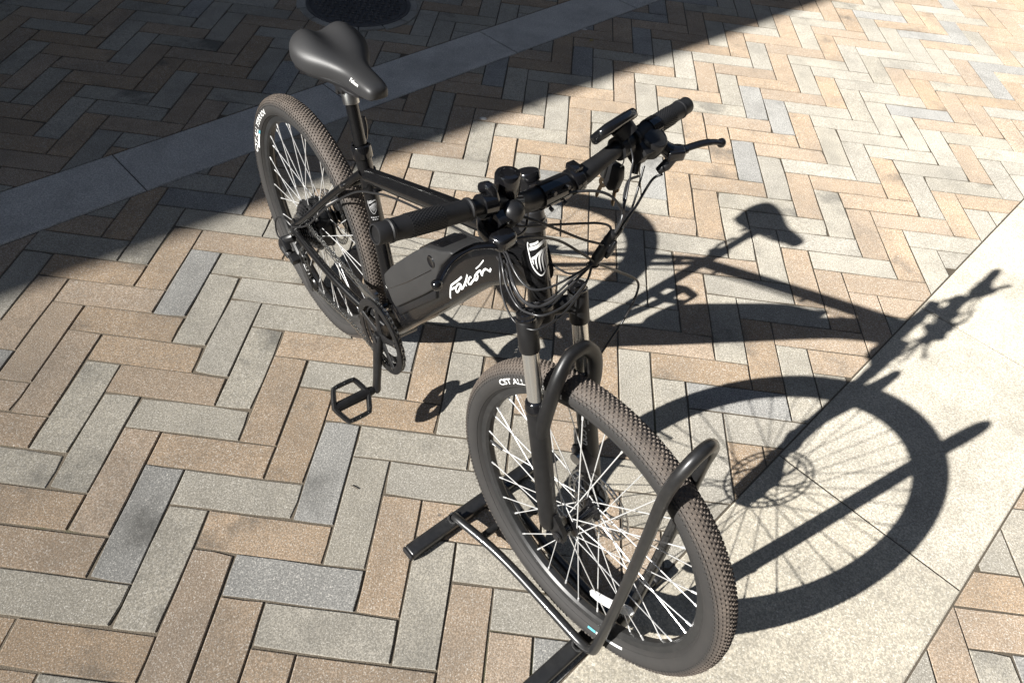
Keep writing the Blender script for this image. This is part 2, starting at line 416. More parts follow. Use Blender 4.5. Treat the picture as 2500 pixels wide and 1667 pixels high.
MH = Vector((-.408, 3.055)); MHR = .305
JG = .0054                                            # joint width
cand = []
for v in range(-62, 102):
    for u in range(-84, 104):
        if (u+v) % 6: continue
        for ty, x0, y0, dx, dy in (('H', u, v, 3, 1), ('V', u+3, v, 1, 3)):
            c = Vector(((x0+dx/2)*W, (y0+dy/2)*W))
            if not (-7.8 < c.x < 9.8 and -5.8 < c.y < 9.8): continue
            if (c-MH).length < MHR-.08: continue
            key = '%s%d,%d' % (ty, x0, y0)
            col = CMAP.get(key)
            if col is None:
                t = rc.random(); col = 'tan' if t < .47 else ('pale' if t < .92 else 'blue')
            g = JG/2
            poly = [Vector((x0*W+g, y0*W+g)), Vector(((x0+dx)*W-g, y0*W+g)), Vector(((x0+dx)*W-g, (y0+dy)*W-g)), Vector((x0*W+g, (y0+dy)*W-g))]
            polys = [poly]; whole = True
            for lo, hi in BANDS:
                nx = []
                for p in polys:
                    ds = [SN.dot(q) for q in p]
                    if max(ds) <= lo-.003 or min(ds) >= hi+.003: nx.append(p); continue
                    whole = False
                    a = clip(p, SN, lo-.004); b = clip(p, -SN, -(hi+.004))
                    for q in (a, b):
                        if len(q) > 2 and area(q) > .0006: nx.append(q)
                polys = nx
            for p in polys:
                px = [project((q.x, q.y, 0)) for q in p]
                vis = 0
                if all(q[2] > .2 for q in px):
                    pc = [Vector((q[0], q[1])) for q in px]
                    for nn, dd in ((Vector((1, 0)), 2500), (Vector((-1, 0)), 0), (Vector((0, 1)), 1667), (Vector((0, -1)), 0)):
                        if len(pc) > 2: pc = clip(pc, nn, dd)
                    if len(pc) > 2: vis = abs(area(pc))
                cand.append((vis, col, ty, whole, p, c))
cand.sort(key=lambda t: -t[0])
# a few shared slightly uneven outlines per colour
def rough_rect(rng):
    hx, hy = .15-JG/2, .05-JG/2
    pts = [(-hx, -hy), (-hx/3, -hy), (hx/3, -hy), (hx, -hy), (hx, 0), (hx, hy), (hx/3, hy), (-hx/3, hy), (-hx, hy), (-hx, 0)]
    out = []
    for i, (x, y) in enumerate(pts):
        k = 0.0
        if i in (0, 3, 5, 8) and rng.random() < .3: k = rng.uniform(.0015, .0055)
        out.append(Vector((x-math.copysign(k, x)+rng.uniform(-.0012, .0012), y-math.copysign(k*.8, y)+rng.uniform(-.0011, .0011))))
    return out
shared = {}
for col in ('tan', 'pale', 'blue'):
    for k in range(9):
        vs, fs = paver_geo(rough_rect(rc), ch=rc.uniform(.0012, .0022), ctr=Vector((0, 0)))
        shared[(col, k)] = MB().add(vs, fs).mesh('paver', M[col], smooth=0)
rest = MB(); cidx = {'tan': 0, 'pale': 1, 'blue': 2}
for i, (vis, col, ty, whole, poly, c) in enumerate(cand):
    dz = rc.uniform(-.0012, .0006); tl = (rc.uniform(-.008, .008), rc.uniform(-.009, .009))
    if i < 300:
        if whole:
            rot = (0 if ty == 'H' else R_(90))+(R_(180) if rc.random() < .5 else 0)
            mt = Matrix.Translation((c.x+rc.uniform(-.0006, .0006), c.y+rc.uniform(-.0006, .0006), dz)) @ Matrix.Rotation(rot+rc.uniform(-.003, .003), 4, 'Z') @ Matrix.Rotation(tl[0]*.5, 4, 'Y') @ Matrix.Rotation(tl[1], 4, 'X')
            place('paver', shared[(col, rc.randrange(9))], pavement, mt)
        else:
            cc = sum(poly, Vector((0, 0)))/len(poly)
            vs, fs = paver_geo([p-cc for p in poly], ctr=Vector((0, 0)))
            MB().add(vs, fs).build('paver', M[col], pavement, smooth=0, mat=Matrix.Translation((cc.x, cc.y, dz)))
    else:
        vs, fs = paver_geo(poly, z=dz, tilt=tl)
        rest.add(vs, fs, cidx[col])
ro = rest.build('paving_beyond', [M['tan'], M['pale'], M['blue']], pavement, smooth=0); tag(ro, kind='stuff')

# granite bands: long stones laid end to end
def band(lo, hi, mat, s_off, L=.915, s0=-8.5, s1=11.5):
    s = s_off-L*math.ceil((s_off-s0)/L)
    while s < s1:
        a, b = s+.0022, s+L-.0022
        P = [SE*a+SN*(lo+.001), SE*b+SN*(lo+.001), SE*b+SN*(hi-.001), SE*a+SN*(hi-.001)]
        cc = sum(P, Vector((0, 0)))/4
        if -7.8 < cc.x < 9.8 and -5.8 < cc.y < 9.8:
            vs, fs = paver_geo([p-cc for p in P], ch=.0035, ctr=Vector((0, 0)), depth=.035)
            MB().add(vs, fs).build('border_stone', mat, pavement, smooth=0, mat=Matrix.Translation((cc.x, cc.y, rc.uniform(.0, .0012))))
        s += L
band(*BANDS[0], M['granite_shaded'], SE.dot(Vector((.29, 2.875))))
band(*BANDS[1], M['granite'], .40)

# manhole
mh = empty('manhole_cover', (MH.x, MH.y, 0))
tag(mh, 'round dark iron manhole cover set in a pale concrete collar beside the granite band', 'manhole cover')
for k in range(14):
    a0 = 2*math.pi*k/14+.01; a1 = 2*math.pi*(k+1)/14-.01
    n = 5; rr = MHR+rc.uniform(-.012, .012)
    P = [Vector((rr*math.cos(a0+(a1-a0)*i/n), rr*math.sin(a0+(a1-a0)*i/n))) for i in range(n+1)]+[Vector((.262*math.cos(a1+(a0-a1)*i/n), .262*math.sin(a1+(a0-a1)*i/n))) for i in range(n+1)]
    vs, fs = paver_geo(P, z=.0062, ch=.003)
    MB().add(vs, fs).build('collar_stone', M['mortar'], mh, smooth=0)
b = MB().lathe([(.0, .0022), (.236, .0022), (.236, .006), (.24, .006), (.24, .0018), (.247, .0018), (.247, .0075), (.262, .0075), (.262, -.03)], axis=(0, 0, 1), seg=64)
b.build('cover_plate', M['iron'], mh, smooth=30)
b = MB(); q = -10
for i in range(-8, 9):
    for j in range(-8, 9):
        x, y = i*.029, j*.029
        if math.hypot(x, y) < .218: b.box((x, y, .0055), (.021, .010, .010) if (i+j) % 2 else (.010, .021, .010), Matrix.Rotation(.4, 3, 'Z'))
tag(b.build('raised_studs', M['iron'], mh, smooth=0), kind='stuff')

# ------------------------------------------------------------------ unseen buildings: one shaped to cast the corner shade, two added to block sky
BA = R_(45.0); be = Vector((math.cos(BA), math.sin(BA), 0)); bn = Vector((-math.sin(BA), math.cos(BA), 0))
BH = 4.9; BO = 1.213+BH/math.tan(SUN_EL)*math.sin(BA-SUN_AZ); EAVE = 3.45-BO  # height and eave overhang shaped to keep the shade edge crisp
bld = empty('shade_caster_building', be*-6+bn*3.45); bld.rotation_euler = (0, 0, BA)
tag(bld, 'unseen plastered building with dark windows, its eave shaped to cast the upper shade', 'building')
def facade(bld, BH, x0, x1, floors, wmat, wins, depth=8, eave=0.0):
    b = MB(); cols = sorted([x0, x1]+[v for w in wins for v in w])
    for i in range(len(cols)-1):
        a, c = cols[i], cols[i+1]
        if (a, c) in wins:
            zz = [0]+[v for f in floors for v in f]+[BH]
            for k in range(0, len(zz), 2): b.box(((a+c)/2, .2, (zz[k]+zz[k+1])/2), (c-a, .4, zz[k+1]-zz[k]))
        else: b.box(((a+c)/2, .2, BH/2), (c-a, .4, BH))
    b.box(((x0+x1)/2, depth/2+.4, BH/2), (x1-x0, depth, BH-.02))
    b.build('wall', wmat, bld, smooth=0)
    for a, c in wins:
        for z0, z1 in floors:
            f = MB()
            for bx in (((a+.03), .06), ((c-.03), .06), ((a+c)/2, .05)): f.box((bx[0], .22, (z0+z1)/2), (bx[1], .07, z1-z0))
            for zz in (z0+.03, z1-.03): f.box(((a+c)/2, .221, zz), (c-a-.01, .065, .06))
            fo = f.build('window', M['wframe'], bld, smooth=0)
            MB().box(((a+c)/2, .25, (z0+z1)/2), (c-a, .012, z1-z0)).build('pane', M['glass'], fo, smooth=0)
    MB().box(((x0+x1)/2, depth/2+.2-eave/2, BH+.07), (x1-x0+.2, depth+.4+eave, .14)).build('roof_slab', M['wframe'], bld, smooth=0)
facade(bld, BH-.14, -30, 18, ((.9, 2.6), (3.2, 4.3)), M['plaster'], [(i*3.1+.8, i*3.1+2.3) for i in range(-9, 6)], eave=EAVE)
bl2 = empty('sky_blocker_brick', be*3-bn*5.5); bl2.rotation_euler = (0, 0, BA+math.pi)  # unseen, added to block sky light and deepen the shadows
tag(bl2, 'unseen tall dark brick building with dark windows, added to block sky light', 'building')
facade(bl2, 11.0, -20, 20, ((1.0, 2.8), (4.3, 6.0), (7.5, 9.2)), M['brickwall'], [(i*3.3+.8, i*3.3+2.3) for i in range(-6, 6)])
bl3 = empty('sky_blocker_end', be*16+bn*1.0); bl3.rotation_euler = (0, 0, BA-math.pi/2)  # unseen, added to block the bright low sky at the far end
tag(bl3, 'unseen grey rendered building with dark windows, added to block sky light at the far end', 'building')
facade(bl3, 9.5, -7, 12, ((1.0, 2.8), (4.3, 6.0), (7.0, 8.4)), M['greywall'], [(i*3.3+.8, i*3.3+2.3) for i in range(-2, 3)])

# ------------------------------------------------------------------ bicycle stand
WR = .3405; WZ = .3627
rack = empty('bicycle_stand', (.7428, .0974, 0), -.763)
tag(rack, 'low black tubular bicycle stand with a tall hoop over the wheel', 'bicycle stand')
def rbar(x, y0, y1, name, w=.035, h=.026):
    b = MB(); b.box((x, (y0+y1)/2, h/2+.001), (w, y1-y0, h))
    return b.build(name, M['rack'], rack, bevel=.006, bseg=3)
fb = rbar(.114, -.20, .20, 'cross_bar'); rb = rbar(-.287, -.205, .225, 'cross_bar')
for s_ in (-1, 1):
    MB().box((.114, s_*.212, .0155), (.041, .034, .031)).build('end_cap', M['rubber'], fb, bevel=.006, bseg=3)
    MB().box((-.287, s_*.2175+.01, .0145), (.034, .006, .020)).build('end_cap', M['rubber'], rb, bevel=.002)
MB().tube([(-.205, -.05, .034), (-.205, .05, .034)], .0095, 12).build('tie_bar', M['rack'], rack)
rt_ = .0105
path = []
def leg(sg):
    P = [(-.287, sg*.070, .036), (-.262, sg*.069, .043), (-.17, sg*.056, .046), (-.09, sg*.050, .046), (.02, sg*.048, .046), (.095, sg*.047, .046),
         (.128, sg*.0465, .050), (.147, sg*.046, .066), (.153, sg*.0455, .10), (.154, sg*.045, .30), (.150, sg*.045, .55), (.146, sg*.045, .68)]
    return P
top = [(.146+.006*math.sin(a), -.045*math.cos(a), .705+.074*math.sin(a)) for a in [math.pi*i/8 for i in range(1, 8)]]
path = cr(leg(-1)+top+leg(1)[::-1], 5)
hoop = MB().tube(path, rt_, 14).build('hoop', M['rack'], rack, smooth=60)
for (x_, sg) in ((-.287, -.070), (-.287, .070), (.118, -.0468), (.118, .0468)):
    z_ = .0285 if x_ < 0 else .034
    b = MB(); b.tube([(x_+.0135*math.cos(a), sg+.0135*math.sin(a), z_+.0015*math.sin(7*a)) for a in [2*math.pi*i/20 for i in range(20)]], .0032, 6, closed=True); b.build('weld_bead', M['weld'], hoop)

# ------------------------------------------------------------------ bicycle
AZ = -.8292
bike = empty('electric_bicycle', (.0074, .9003, 0), AZ)
tag(bike, 'black electric mountain bicycle with white lettering, front wheel held in a black stand', 'bicycle')
A0 = Vector((.868, 0, .835)); AX = Vector((-.3256, 0, .9455))
STEER = .07
MS = Matrix.Translation(A0) @ Matrix.Rotation(STEER, 4, AX) @ Matrix.Translation(-A0)
def axis(z): return Vector((.868-(z-.835)*.3443, 0, z))
FA = Vector((1.0888, 0, WZ)); RA = Vector((0, 0, WR)); BB = Vector((.425, 0, .305))

# ---- wheels
def make_wheel(mat, front):
    rim = MB().lathe([(.2965, .0135), (.2925, .0135), (.288, .0125), (.276, .011), (.2715, .006), (.271, 0), (.2715, -.006), (.276, -.011), (.288, -.0125), (.2925, -.0135), (.2965, -.0135), (.290, -.009), (.290, .009)], seg=96, close=True)
    w = rim.build('wheel', M['rim'], bike, mat=mat, smooth=35)
    prof = []
    for i in range(25):
        a = R_(-152+304*i/24); rr = .0262 if abs(a) > R_(62) else .0268
        prof.append((.3110+rr*math.cos(a), rr*1.02*math.sin(a)))
    t = MB().lathe(prof, seg=120).build('tyre', M['tyre'], w, smooth=50)
    # thin moulded lines on the sidewall
    ln = MB()
    for sg in (-1, 1):
        for rr_, yy, r0 in ((.2945, .0205, .0009), (.3245, .0235, .0008)):
            ln.tube([(rr_*math.cos(a), sg*yy, rr_*math.sin(a)) for a in [2*math.pi*i/96 for i in range(96)]], r0, 5, closed=True)
    ln.build('moulded_line', M['tyre'], w)
    # tread knobs
    kb = MB(); rows = 210; rg = random.Random(5)
    lat = [(p_, 3.9 if abs(p_) < 60 else 5.0, 3.5) for p_ in (-74, -61, -48.5, -36, -24, -12, 0, 12, 24, 36, 48.5, 61, 74)]
    for i in range(rows):
        for j, (ph, ll, wd) in enumerate(lat):
            a = 2*math.pi*(i+(.5 if j % 2 else 0))/rows
            if j in (0, 12): hgt = .0014
            else: hgt = .0027
            p = R_(ph); e_r = Vector((math.cos(a), 0, math.sin(a))); e_t = Vector((-math.sin(a), 0, math.cos(a)))
            nrm = e_r*math.cos(p)+Vector((0, 1, 0))*math.sin(p); e_l = Vector((0, 1, 0))*math.cos(p)-e_r*math.sin(p)
            c = e_r*.3110+nrm*.0266
            hl, hw = ll*.0005*rg.uniform(.82, 1.12), wd*.0005*rg.uniform(.82, 1.12); hgt *= rg.uniform(.75, 1.1)
            vs = []
            for z_, sc in ((-.001, 1.10), (hgt, .86)):
                for x_, y_ in ((-1, -1), (1, -1), (1, 1), (-1, 1)):
                    vs.append(c+e_t*(x_*hl*sc)+e_l*(y_*hw*sc)+nrm*z_)
            kb.add(vs, [(4, 5, 6, 7), (0, 1, 5, 4), (1, 2, 6, 5), (2, 3, 7, 6), (3, 0, 4, 7)])
    k = kb.build('tread_knobs', M['knob'], w, smooth=0); tag(k, kind='stuff')
    # hub
    if front:
        MB().lathe([(.0, -.048), (.009, -.048), (.010, -.036), (.0215, -.034), (.0225, -.030), (.0215, -.027), (.014, -.022), (.0125, 0), (.014, .020), (.0235, .026), (.0245, .030), (.0235, .034), (.018, .036), (.018, .041), (.010, .044), (.009, .048), (0, .048)], seg=28).build('hub', M['gloss'], w, smooth=40)
        fr_, fy = (.0205, .0205), (-.0305, .030)
    else:
        MB().lathe([(0, -.062), (.010, -.062), (.012, -.030), (.040, -.026), (.060, -.022), (.068, -.014), (.069, 0), (.068, .014), (.060, .024), (.042, .032), (.030, .040), (.020, .044), (.010, .062), (0, .062)], seg=48).build('hub_motor', M['matte'], w, smooth=40)
        MB().lathe([(.0645, -.021), (.0715, -.0185), (.0715, -.0155), (.066, -.0145)], seg=48).build('hub_flange', M['matte'], w)
        MB().lathe([(.066, .0145), (.0715, .0155), (.0715, .0185), (.0645, .023)], seg=48).build('hub_flange', M['matte'], w)
        fr_, fy = (.0685, .0685), (-.0172, .0172)
    # spokes: cross laced, four kinds shared
    n = 36; kinds = []
    for sd_ in (0, 1):
        for lead in (-1, 1):
            a_h = 0.0; a_r = lead*R_(60 if front else 20)
            hub_p = Vector((fr_[sd_], 0, 0)); sy = (-1 if sd_ == 0 else 1)
            P0 = Vector((fr_[sd_]*math.cos(a_h), fy[sd_]+sy*.0016*lead, fr_[sd_]*math.sin(a_h)))
            P1 = Vector((.2735*math.cos(a_r), sy*.004, .2735*math.sin(a_r)))
            s_m = MB().tube([P0, P1], .00115, 6); d_ = (P1-P0).normalized()
            s_m.tube([P1-d_*.013, P1], .0021, 6)
            kinds.append(s_m.mesh('spoke', M['spoke'], smooth=60))
    for i in range(9):
        for kk in range(4):
            off = (20, 0, 30, 10)[kk]
            place('spoke', kinds[kk], w, Matrix.Rotation(-R_(i*40+off+(3 if front else 8)), 4, 'Y'))
    # brake disc on the left side
    dy = .0445 if front else .049
    dsk = MB(); ng = 30; Rd = .080
    for r0, r1 in ((.0762, .0800), (.0635, .0668)):
        dsk.lathe([(r0, dy-.0009), (r1, dy-.0009), (r1, dy+.0009), (r0, dy+.0009)], seg=60, close=True)
    for i in range(ng):
        a = 2*math.pi*i/ng
        for (ra, rb_, da, wd_) in ((.066, .077, .045, .0036),):
            p = Vector((ra*math.cos(a-da), dy, ra*math.sin(a-da))); q_ = Vector((rb_*math.cos(a+da), dy, rb_*math.sin(a+da)))
            dsk.tube([p, q_], wd_/2, 4, w=.5 if False else 1, h=1)
    for i in range(6):
        a = 2*math.pi*i/6
        P = [(r_*math.cos(a+t_), dy, r_*math.sin(a+t_)) for r_, t_ in ((.019, 0), (.035, .10), (.052, .33), (.065, .62))]
        dsk.tube(cr(P, 4), .0026, 6, h=1)
    dsk.lathe([(.012, dy-.001), (.023, dy-.001), (.023, dy+.001), (.012, dy+.001)], seg=30, close=True)
    dsk.build('brake_disc', M['steel'], w, smooth=30)
    for i in range(6):
        a = 2*math.pi*i/6+.3
        MB().cyl((.0165*math.cos(a), dy+.0005, .0165*math.sin(a)), (.0165*math.cos(a), dy+.004, .0165*math.sin(a)), .0035, 8).build('disc_bolt', M['darksteel'], w)
    # valve
    va = R_(190 if front else 60)
    MB().tube([(.272*math.cos(va), 0, .272*math.sin(va)), (.235*math.cos(va), 0, .235*math.sin(va))], .003, 8).build('valve', M['rubber'], w)
    # sidewall lettering, both sides
    vs, fs = text_mesh('CST ALL TERRAIN', 1.0, .022, .25, .95)
    x0 = min(v.x for v in vs); x1 = max(v.x for v in vs); y1 = max(v.y for v in vs)
    a_start, a_end = (R_(142), R_(108)) if front else (R_(168), R_(126))
    hgt = .0125
    def surf(r_, yo=.0006):
        c_ = max(-1, min(1, (r_-.3110)/.0262)); return .0262*1.02*math.sqrt(max(0, 1-c_*c_))+yo
    mb = MB()
    def mp(v, sg=-1):
        a = a_start+(a_end-a_start)*(v.x-x0)/(x1-x0); r_ = .3015+hgt*v.y/y1
        return Vector((r_*math.cos(a), sg*surf(r_), r_*math.sin(a)))
    mb.add([mp(v) for v in vs], fs)
    mb.build('sidewall_lettering', M['white'], w, smooth=0)
    # white dash with a cyan end near the rim
    ba, bb_ = (R_(292), R_(311)) if front else (R_(164), R_(149))
    for nm, f0, f1, mt_ in (('printed_dash', 0.24 if front else 0, 1 if front else .78, M['white']), ('printed_dash_tip', 0 if front else .8, .22 if front else 1, M['cyan'])):
        mb = MB(); vs = []; fs = []
        for i in range(9):
            a = ba+(bb_-ba)*(f0+(f1-f0)*i/8)
            for r_ in (.2955, .2995): vs.append((r_*math.cos(a), -surf(r_), r_*math.sin(a)))
        mb.add(vs, [(2*i, 2*i+1, 2*i+3, 2*i+2) for i in range(8)]); mb.build(nm, mt_, w, smooth=0)
    return w
wf = make_wheel(MS @ Matrix.Translation(FA), True)
wr = make_wheel(Matrix.Translation(RA), False)
# spoke reflector on the front wheel
ra0, ra1 = R_(293), R_(327)
b = MB(); vs = []; fs = []
for i in range(9):
    f = i/8; a = ra0+(ra1-ra0)*f; hw = .0115*(1-max(0, abs(f-.5)*2-.7)*1.4)
    for r_ in (.204-hw, .204+hw):
        for y_ in (-.0085, -.0015): vs.append((r_*math.cos(a), y_, r_*math.sin(a)))
for i in range(8):
    o = 4*i; fs += [(o, o+2, o+6, o+4), (o+1, o+5, o+7, o+3), (o, o+4, o+5, o+1), (o+2, o+3, o+7, o+6)]
fs += [(0, 1, 3, 2), (32, 34, 35, 33)]
b.add(vs, fs).build('spoke_reflector', M['reflector'], wf, smooth=0, bevel=.001)
for sg in (-1, 1):
    b = MB(); b.cyl((0, sg*.048, 0), (0, sg*.071, 0), .0075, 6); b.lathe([(0, sg*.066), (.011, sg*.066), (.011, sg*.069), (0, sg*.069)], seg=14); b.build('axle_nut', M['darksteel'], wf)
for sg in (-1, 1):
    b = MB(); b.cyl((0, sg*.062, 0), (0, sg*.083, 0), .006, 10); b.cyl((0, sg*.070, 0), (0, sg*.080, 0), .0105, 6); b.build('axle_nut', M['steel'], wr)
b = MB()
for i, (r_, y_) in enumerate(((.060, -.028), (.053, -.0325), (.047, -.037), (.041, -.0415), (.035, -.046), (.030, -.0505), (.026, -.055))):
    nt = int(r_*2*math.pi/.0127); pts = []
    for k in range(nt*4):
        a = 2*math.pi*k/(nt*4); rr = r_+(.0028, .0028, -.0022, -.0022)[k % 4]; pts.append((rr*math.cos(a), rr*math.sin(a)))
    b.prism(pts, y_-.001, y_+.001)
    b.lathe([(r_-.012, y_-.0012), (r_-.0135, y_-.0042)], seg=20)
b.build('cassette', M['darksteel'], wr, smooth=0)

# ---- frame
HT_T, HT_B = axis(.905), axis(.782)
fr = MB()
fr.tube([BB, (.291, 0, .73)], .0172, 20)
fr.tube([(.300, 0, .676), (.42, 0, .722), (.60, 0, .790), (.852, 0, .880)], [.0165, .0175, .0185, .0195], 22, h=1.08)
bt0, bt1 = Vector((.437, 0, .327)), Vector((.866, 0, .832)); dt0, dtm, dt1 = Vector((.425, 0, .335)), Vector((.735, 0, .742)), Vector((.866, 0, .846))
Bt = (bt1-bt0).normalized(); Bn = Vector((-Bt.z, 0, Bt.x))
DTt = (dtm-dt0).normalized(); DTn = Vector((-DTt.z, 0, DTt.x))
fr.tube(cr([dt0, dt0.lerp(dtm, .35), dt0.lerp(dtm, .7), dtm, dtm.lerp(dt1, .5)+Vector((0, 0, .010)), dt1], 4), [.035]*4+[.037]*12+[.0365]*3+[.034]*2, 32, w=.84, h=1.0, up=DTn, pw=3.6)
fr.tube([HT_B, axis(.80), axis(.83), axis(.87), HT_T], [.0212, .0205, .0186, .0180, .0185], 28)
# gusset between down tube, top tube and head tube
fr.prism([(.790, .815), (.862, .812), (.850, .888), (.795, .870), (.77, .82)], -.012, .012)
for sg in (-1, 1):
    fr.tube(cr([(.308, sg*.012, .690), (.272, sg*.026, .650), (.19, sg*.045, .560), (.09, sg*.059, .447), (.004, sg*.066, .358)], 5), .0092, 12)
    fr.tube(cr([(.004, sg*.066, .345), (.10, sg*.064, .332), (.20, sg*.058, .322), (.30, sg*.045, .312), (.405, sg*.026, .306)], 5), .0104, 12, h=1.2)
    fr.prism([(-.018, .328), (.006, .324), (.038, .336), (.040, .350), (.016, .378), (.002, .384), (-.012, .362)], sg*.066-.003, sg*.066+.003)
fr.tube([(.262, -.03, .637), (.262, .03, .637)], .009, 12)
fr.tube([(.345, -.047, .310), (.345, .047, .310)], .009, 12)
fr.cyl(BB+Vector((0, -.036, 0)), BB+Vector((0, .036, 0)), .0225, 24)
frame = fr.build('frame', M['frame'], bike, smooth=45)
# weld/clamp collars
b = MB(); st = (Vector((.291, 0, .73))-BB).normalized(); cc = Vector((.291, 0, .73))
b.lathe([(.0172, -.014), (.0215, -.014), (.0215, .012), (.0172, .014)], o=cc, axis=st, seg=24)
b.box(cc+Vector((-.022, 0, -.002)), (.014, .018, .020))
clampo = b.build('seat_clamp', M['gloss'], bike, bevel=.001)
MB().tube(cr([cc+Vector((-.024, .012, 0)), cc+Vector((-.032, .026, .006)), cc+Vector((-.036, .030, .030)), cc+Vector((-.038, .028, .052))], 4), [.004]*13, 8, w=1.5).build('release_lever', M['gloss'], clampo)
# bolts on frame: stay bolt, bottle/guide bolts under down tube
for p, nrm in (((.262, -.0405, .637), (0, -1, 0)), ((.600, -.004, .512), (.79, 0, -.61)), ((.665, -.004, .597), (.79, 0, -.61)), ((.735, -.004, .690), (.79, 0, -.61))):
    p = Vector(p); nrm = Vector(nrm)
    MB().cyl(p-nrm*.003, p+nrm*.004, .0048, 10).build('bolt', M['steel'], frame)
# headset
MB().lathe([(.0185, 0), (.0225, .001), (.0225, .010), (.020, .013), (.020, .016), (.0185, .030), (.0165, .032)], o=HT_T, axis=AX, seg=32).build('headset_cup', M['darksteel'], bike, smooth=35)
MB().lathe([(.0212, 0), (.0235, -.001), (.0235, -.010), (.021, -.012)], o=HT_B, axis=AX, seg=32).build('headset_cup', M['gloss'], bike, smooth=35)
MB().lathe([(.0205, .0125), (.0212, .014), (.0212, .0165), (.020, .018)], o=HT_T, axis=AX, seg=32).build('headset_ring', M['gloss'], bike)
# head badge: shield with curved stripes, wrapped on the head tube
def badge(surf, sc, par, name, mat):
    b = MB()
    out = [(-.8, 1.0), (-.86, .78), (-.80, .30), (-.66, -.30), (-.40, -.72), (0, -1.0), (.40, -.72), (.66, -.30), (.80, .30), (.86, .78), (.8, 1.0)]
    ribbon(b, out, .042, lambda x, y: surf(x*sc*.72, y*sc), 5)
    for x_, top_, bot in ((-.56, .36, -.30), (-.32, .50, -.58), (-.06, .56, -.74), (.18, .56, -.76), (.42, .50, -.58)):
        ribbon(b, [(x_+.55, top_), (x_+.12, top_-.25), (x_-.02, (top_+bot)/2), (x_+.06, bot)], lambda t: .070*math.sin(math.pi*min(1, .12+t*.86))**.6, lambda x, y: surf(x*sc*.72, y*sc), 6)
    ribbon(b, [(-.72, .62), (-.2, .72), (.35, .92), (.80, .98)], .10, lambda x, y: surf(x*sc*.72, y*sc), 5)
    ribbon(b, [(-.66, .86), (-.3, .92), (0, 1.02)], .07, lambda x, y: surf(x*sc*.72, y*sc), 4)
    return b.build(name, mat, par, smooth=0)
def ht_surf(x, y):
    c_ = axis(.862)+AX*y; a = x/.0188-.35
    fwd = Vector((.9455, 0, .3256))
    return c_+(fwd*math.cos(a)+Vector((0, 1, 0))*math.sin(a))*.0192
badge(ht_surf, .029, frame, 'head_badge', M['white'])
stn = Vector((st.z, 0, -st.x))
def st_surf(x, y):
    c_ = BB+st*(.325)+st*y; a = x/.0176-.55
    return c_+(stn*math.cos(a)+Vector((0, 1, 0))*math.sin(a))*.0178
badge(st_surf, .0155, frame, 'seat_tube_badge', M['dimprint'])
b = MB()
for i, (yy, ww) in enumerate(((-.024, .010), (-.029, .007), (-.040, .008), (-.046, .008), (-.051, .006))):
    n0 = 4 if i != 1 else 3
    for k in range(n0):
        x_ = -ww+2*ww*(k+.1)/n0
        ribbon(b, [(x_, yy), (x_+2*ww/n0*.7, yy)], .0011, st_surf, 2)
b.build('seat_tube_lettering', M['dimprint'], frame, smooth=0)
# script lettering on the down tube
STR = [[(.7088, .7117), (.6987, .6959), (.6821, .6725), (.6768, .663), (.675, .6496), (.6749, .6289)], [(.6772, .6544), (.6889, .6691), (.6925, .6727)],
 [(.7091, .6926), (.7011, .688), (.6942, .6763), (.692, .6649), (.6955, .6618), (.7012, .6709), (.7052, .6822), (.7087, .6916), (.7071, .6808), (.7124, .6851)],
 [(.7124, .6851), (.7179, .6996), (.7229, .7178), (.7247, .7297), (.723, .7165), (.7211, .7051), (.7242, .7004)],
 [(.7374, .7333), (.7328, .7291), (.7292, .7185), (.7298, .7106), (.7357, .7153), (.7411, .7259)],
 [(.7411, .7259), (.7464, .7363), (.7474, .744), (.7518, .7528), (.755, .7513), (.7544, .744), (.7507, .7366), (.7465, .735)],
 [(.7517, .7541), (.7616, .7677), (.7638, .7621), (.7665, .7606), (.7691, .7723), (.7753, .7816), (.7825, .7839), (.7865, .785), (.7888, .7933)],
 [(.7484, .7617), (.7581, .777), (.7679, .7961)]]
def dt_surf(x, z):
    rel = Vector((x, 0, z))-dt0; n_ = rel.dot(DTn); h_ = .038
    n_ = max(-.033, min(.020, n_)); h_ = .037
    y_ = .84*h_*max(0.0, 1-min(1, abs(n_/h_))**3.6)**(1/3.6)
    return Vector((x, -y_-.0009, z))
b = MB()
for i, s_ in enumerate(STR): ribbon(b, s_, .0011 if i == 7 else .0019, dt_surf, 5)
b.build('brand_lettering', M['white'], frame, smooth=0)

# ---- battery on the down tube
def dtp(t, n): return bt0+Bt*t+Bn*n
prof = [(.125, .042), (.118, .060), (.128, .108), (.142, .121), (.20, .126), (.33, .1265), (.395, .123), (.425, .112), (.452, .100), (.488, .092), (.495, .084), (.430, .076), (.352, .0430), (.30, .0415)]
b = MB(); b.prism(prof, -.044, .044, org=bt0, e1=Bt, e2=Bn, e3=(0, 1, 0))
bat = b.build('battery', M['battery'], bike, bevel=.009, bseg=3, smooth=50)
b = MB(); b.prism([(.105, .024), (.108, .046), (.16, .050), (.335, .048), (.345, .040), (.33, .024)], -.036, .036, org=bt0, e1=Bt, e2=Bn)
b.build('battery_cradle', M['plastic'], bat, bevel=.003)
for yy in (-.0444, .0444):
    b = MB(); b.tube([dtp(.122, .088)+Vector((0, yy, 0)), dtp(.25, .080)+Vector((0, yy, 0)), dtp(.385, .078)+Vector((0, yy, 0))], .0008, 6); b.build('case_seam', M['gloss'], bat)
b = MB(); b.prism([(.335, .1262), (.345, .1295), (.40, .1262), (.425, .116), (.455, .094), (.445, .088), (.41, .108)], -.030, .030, org=bt0, e1=Bt, e2=Bn); b.build('carry_handle', M['gloss'], bat, bevel=.003)
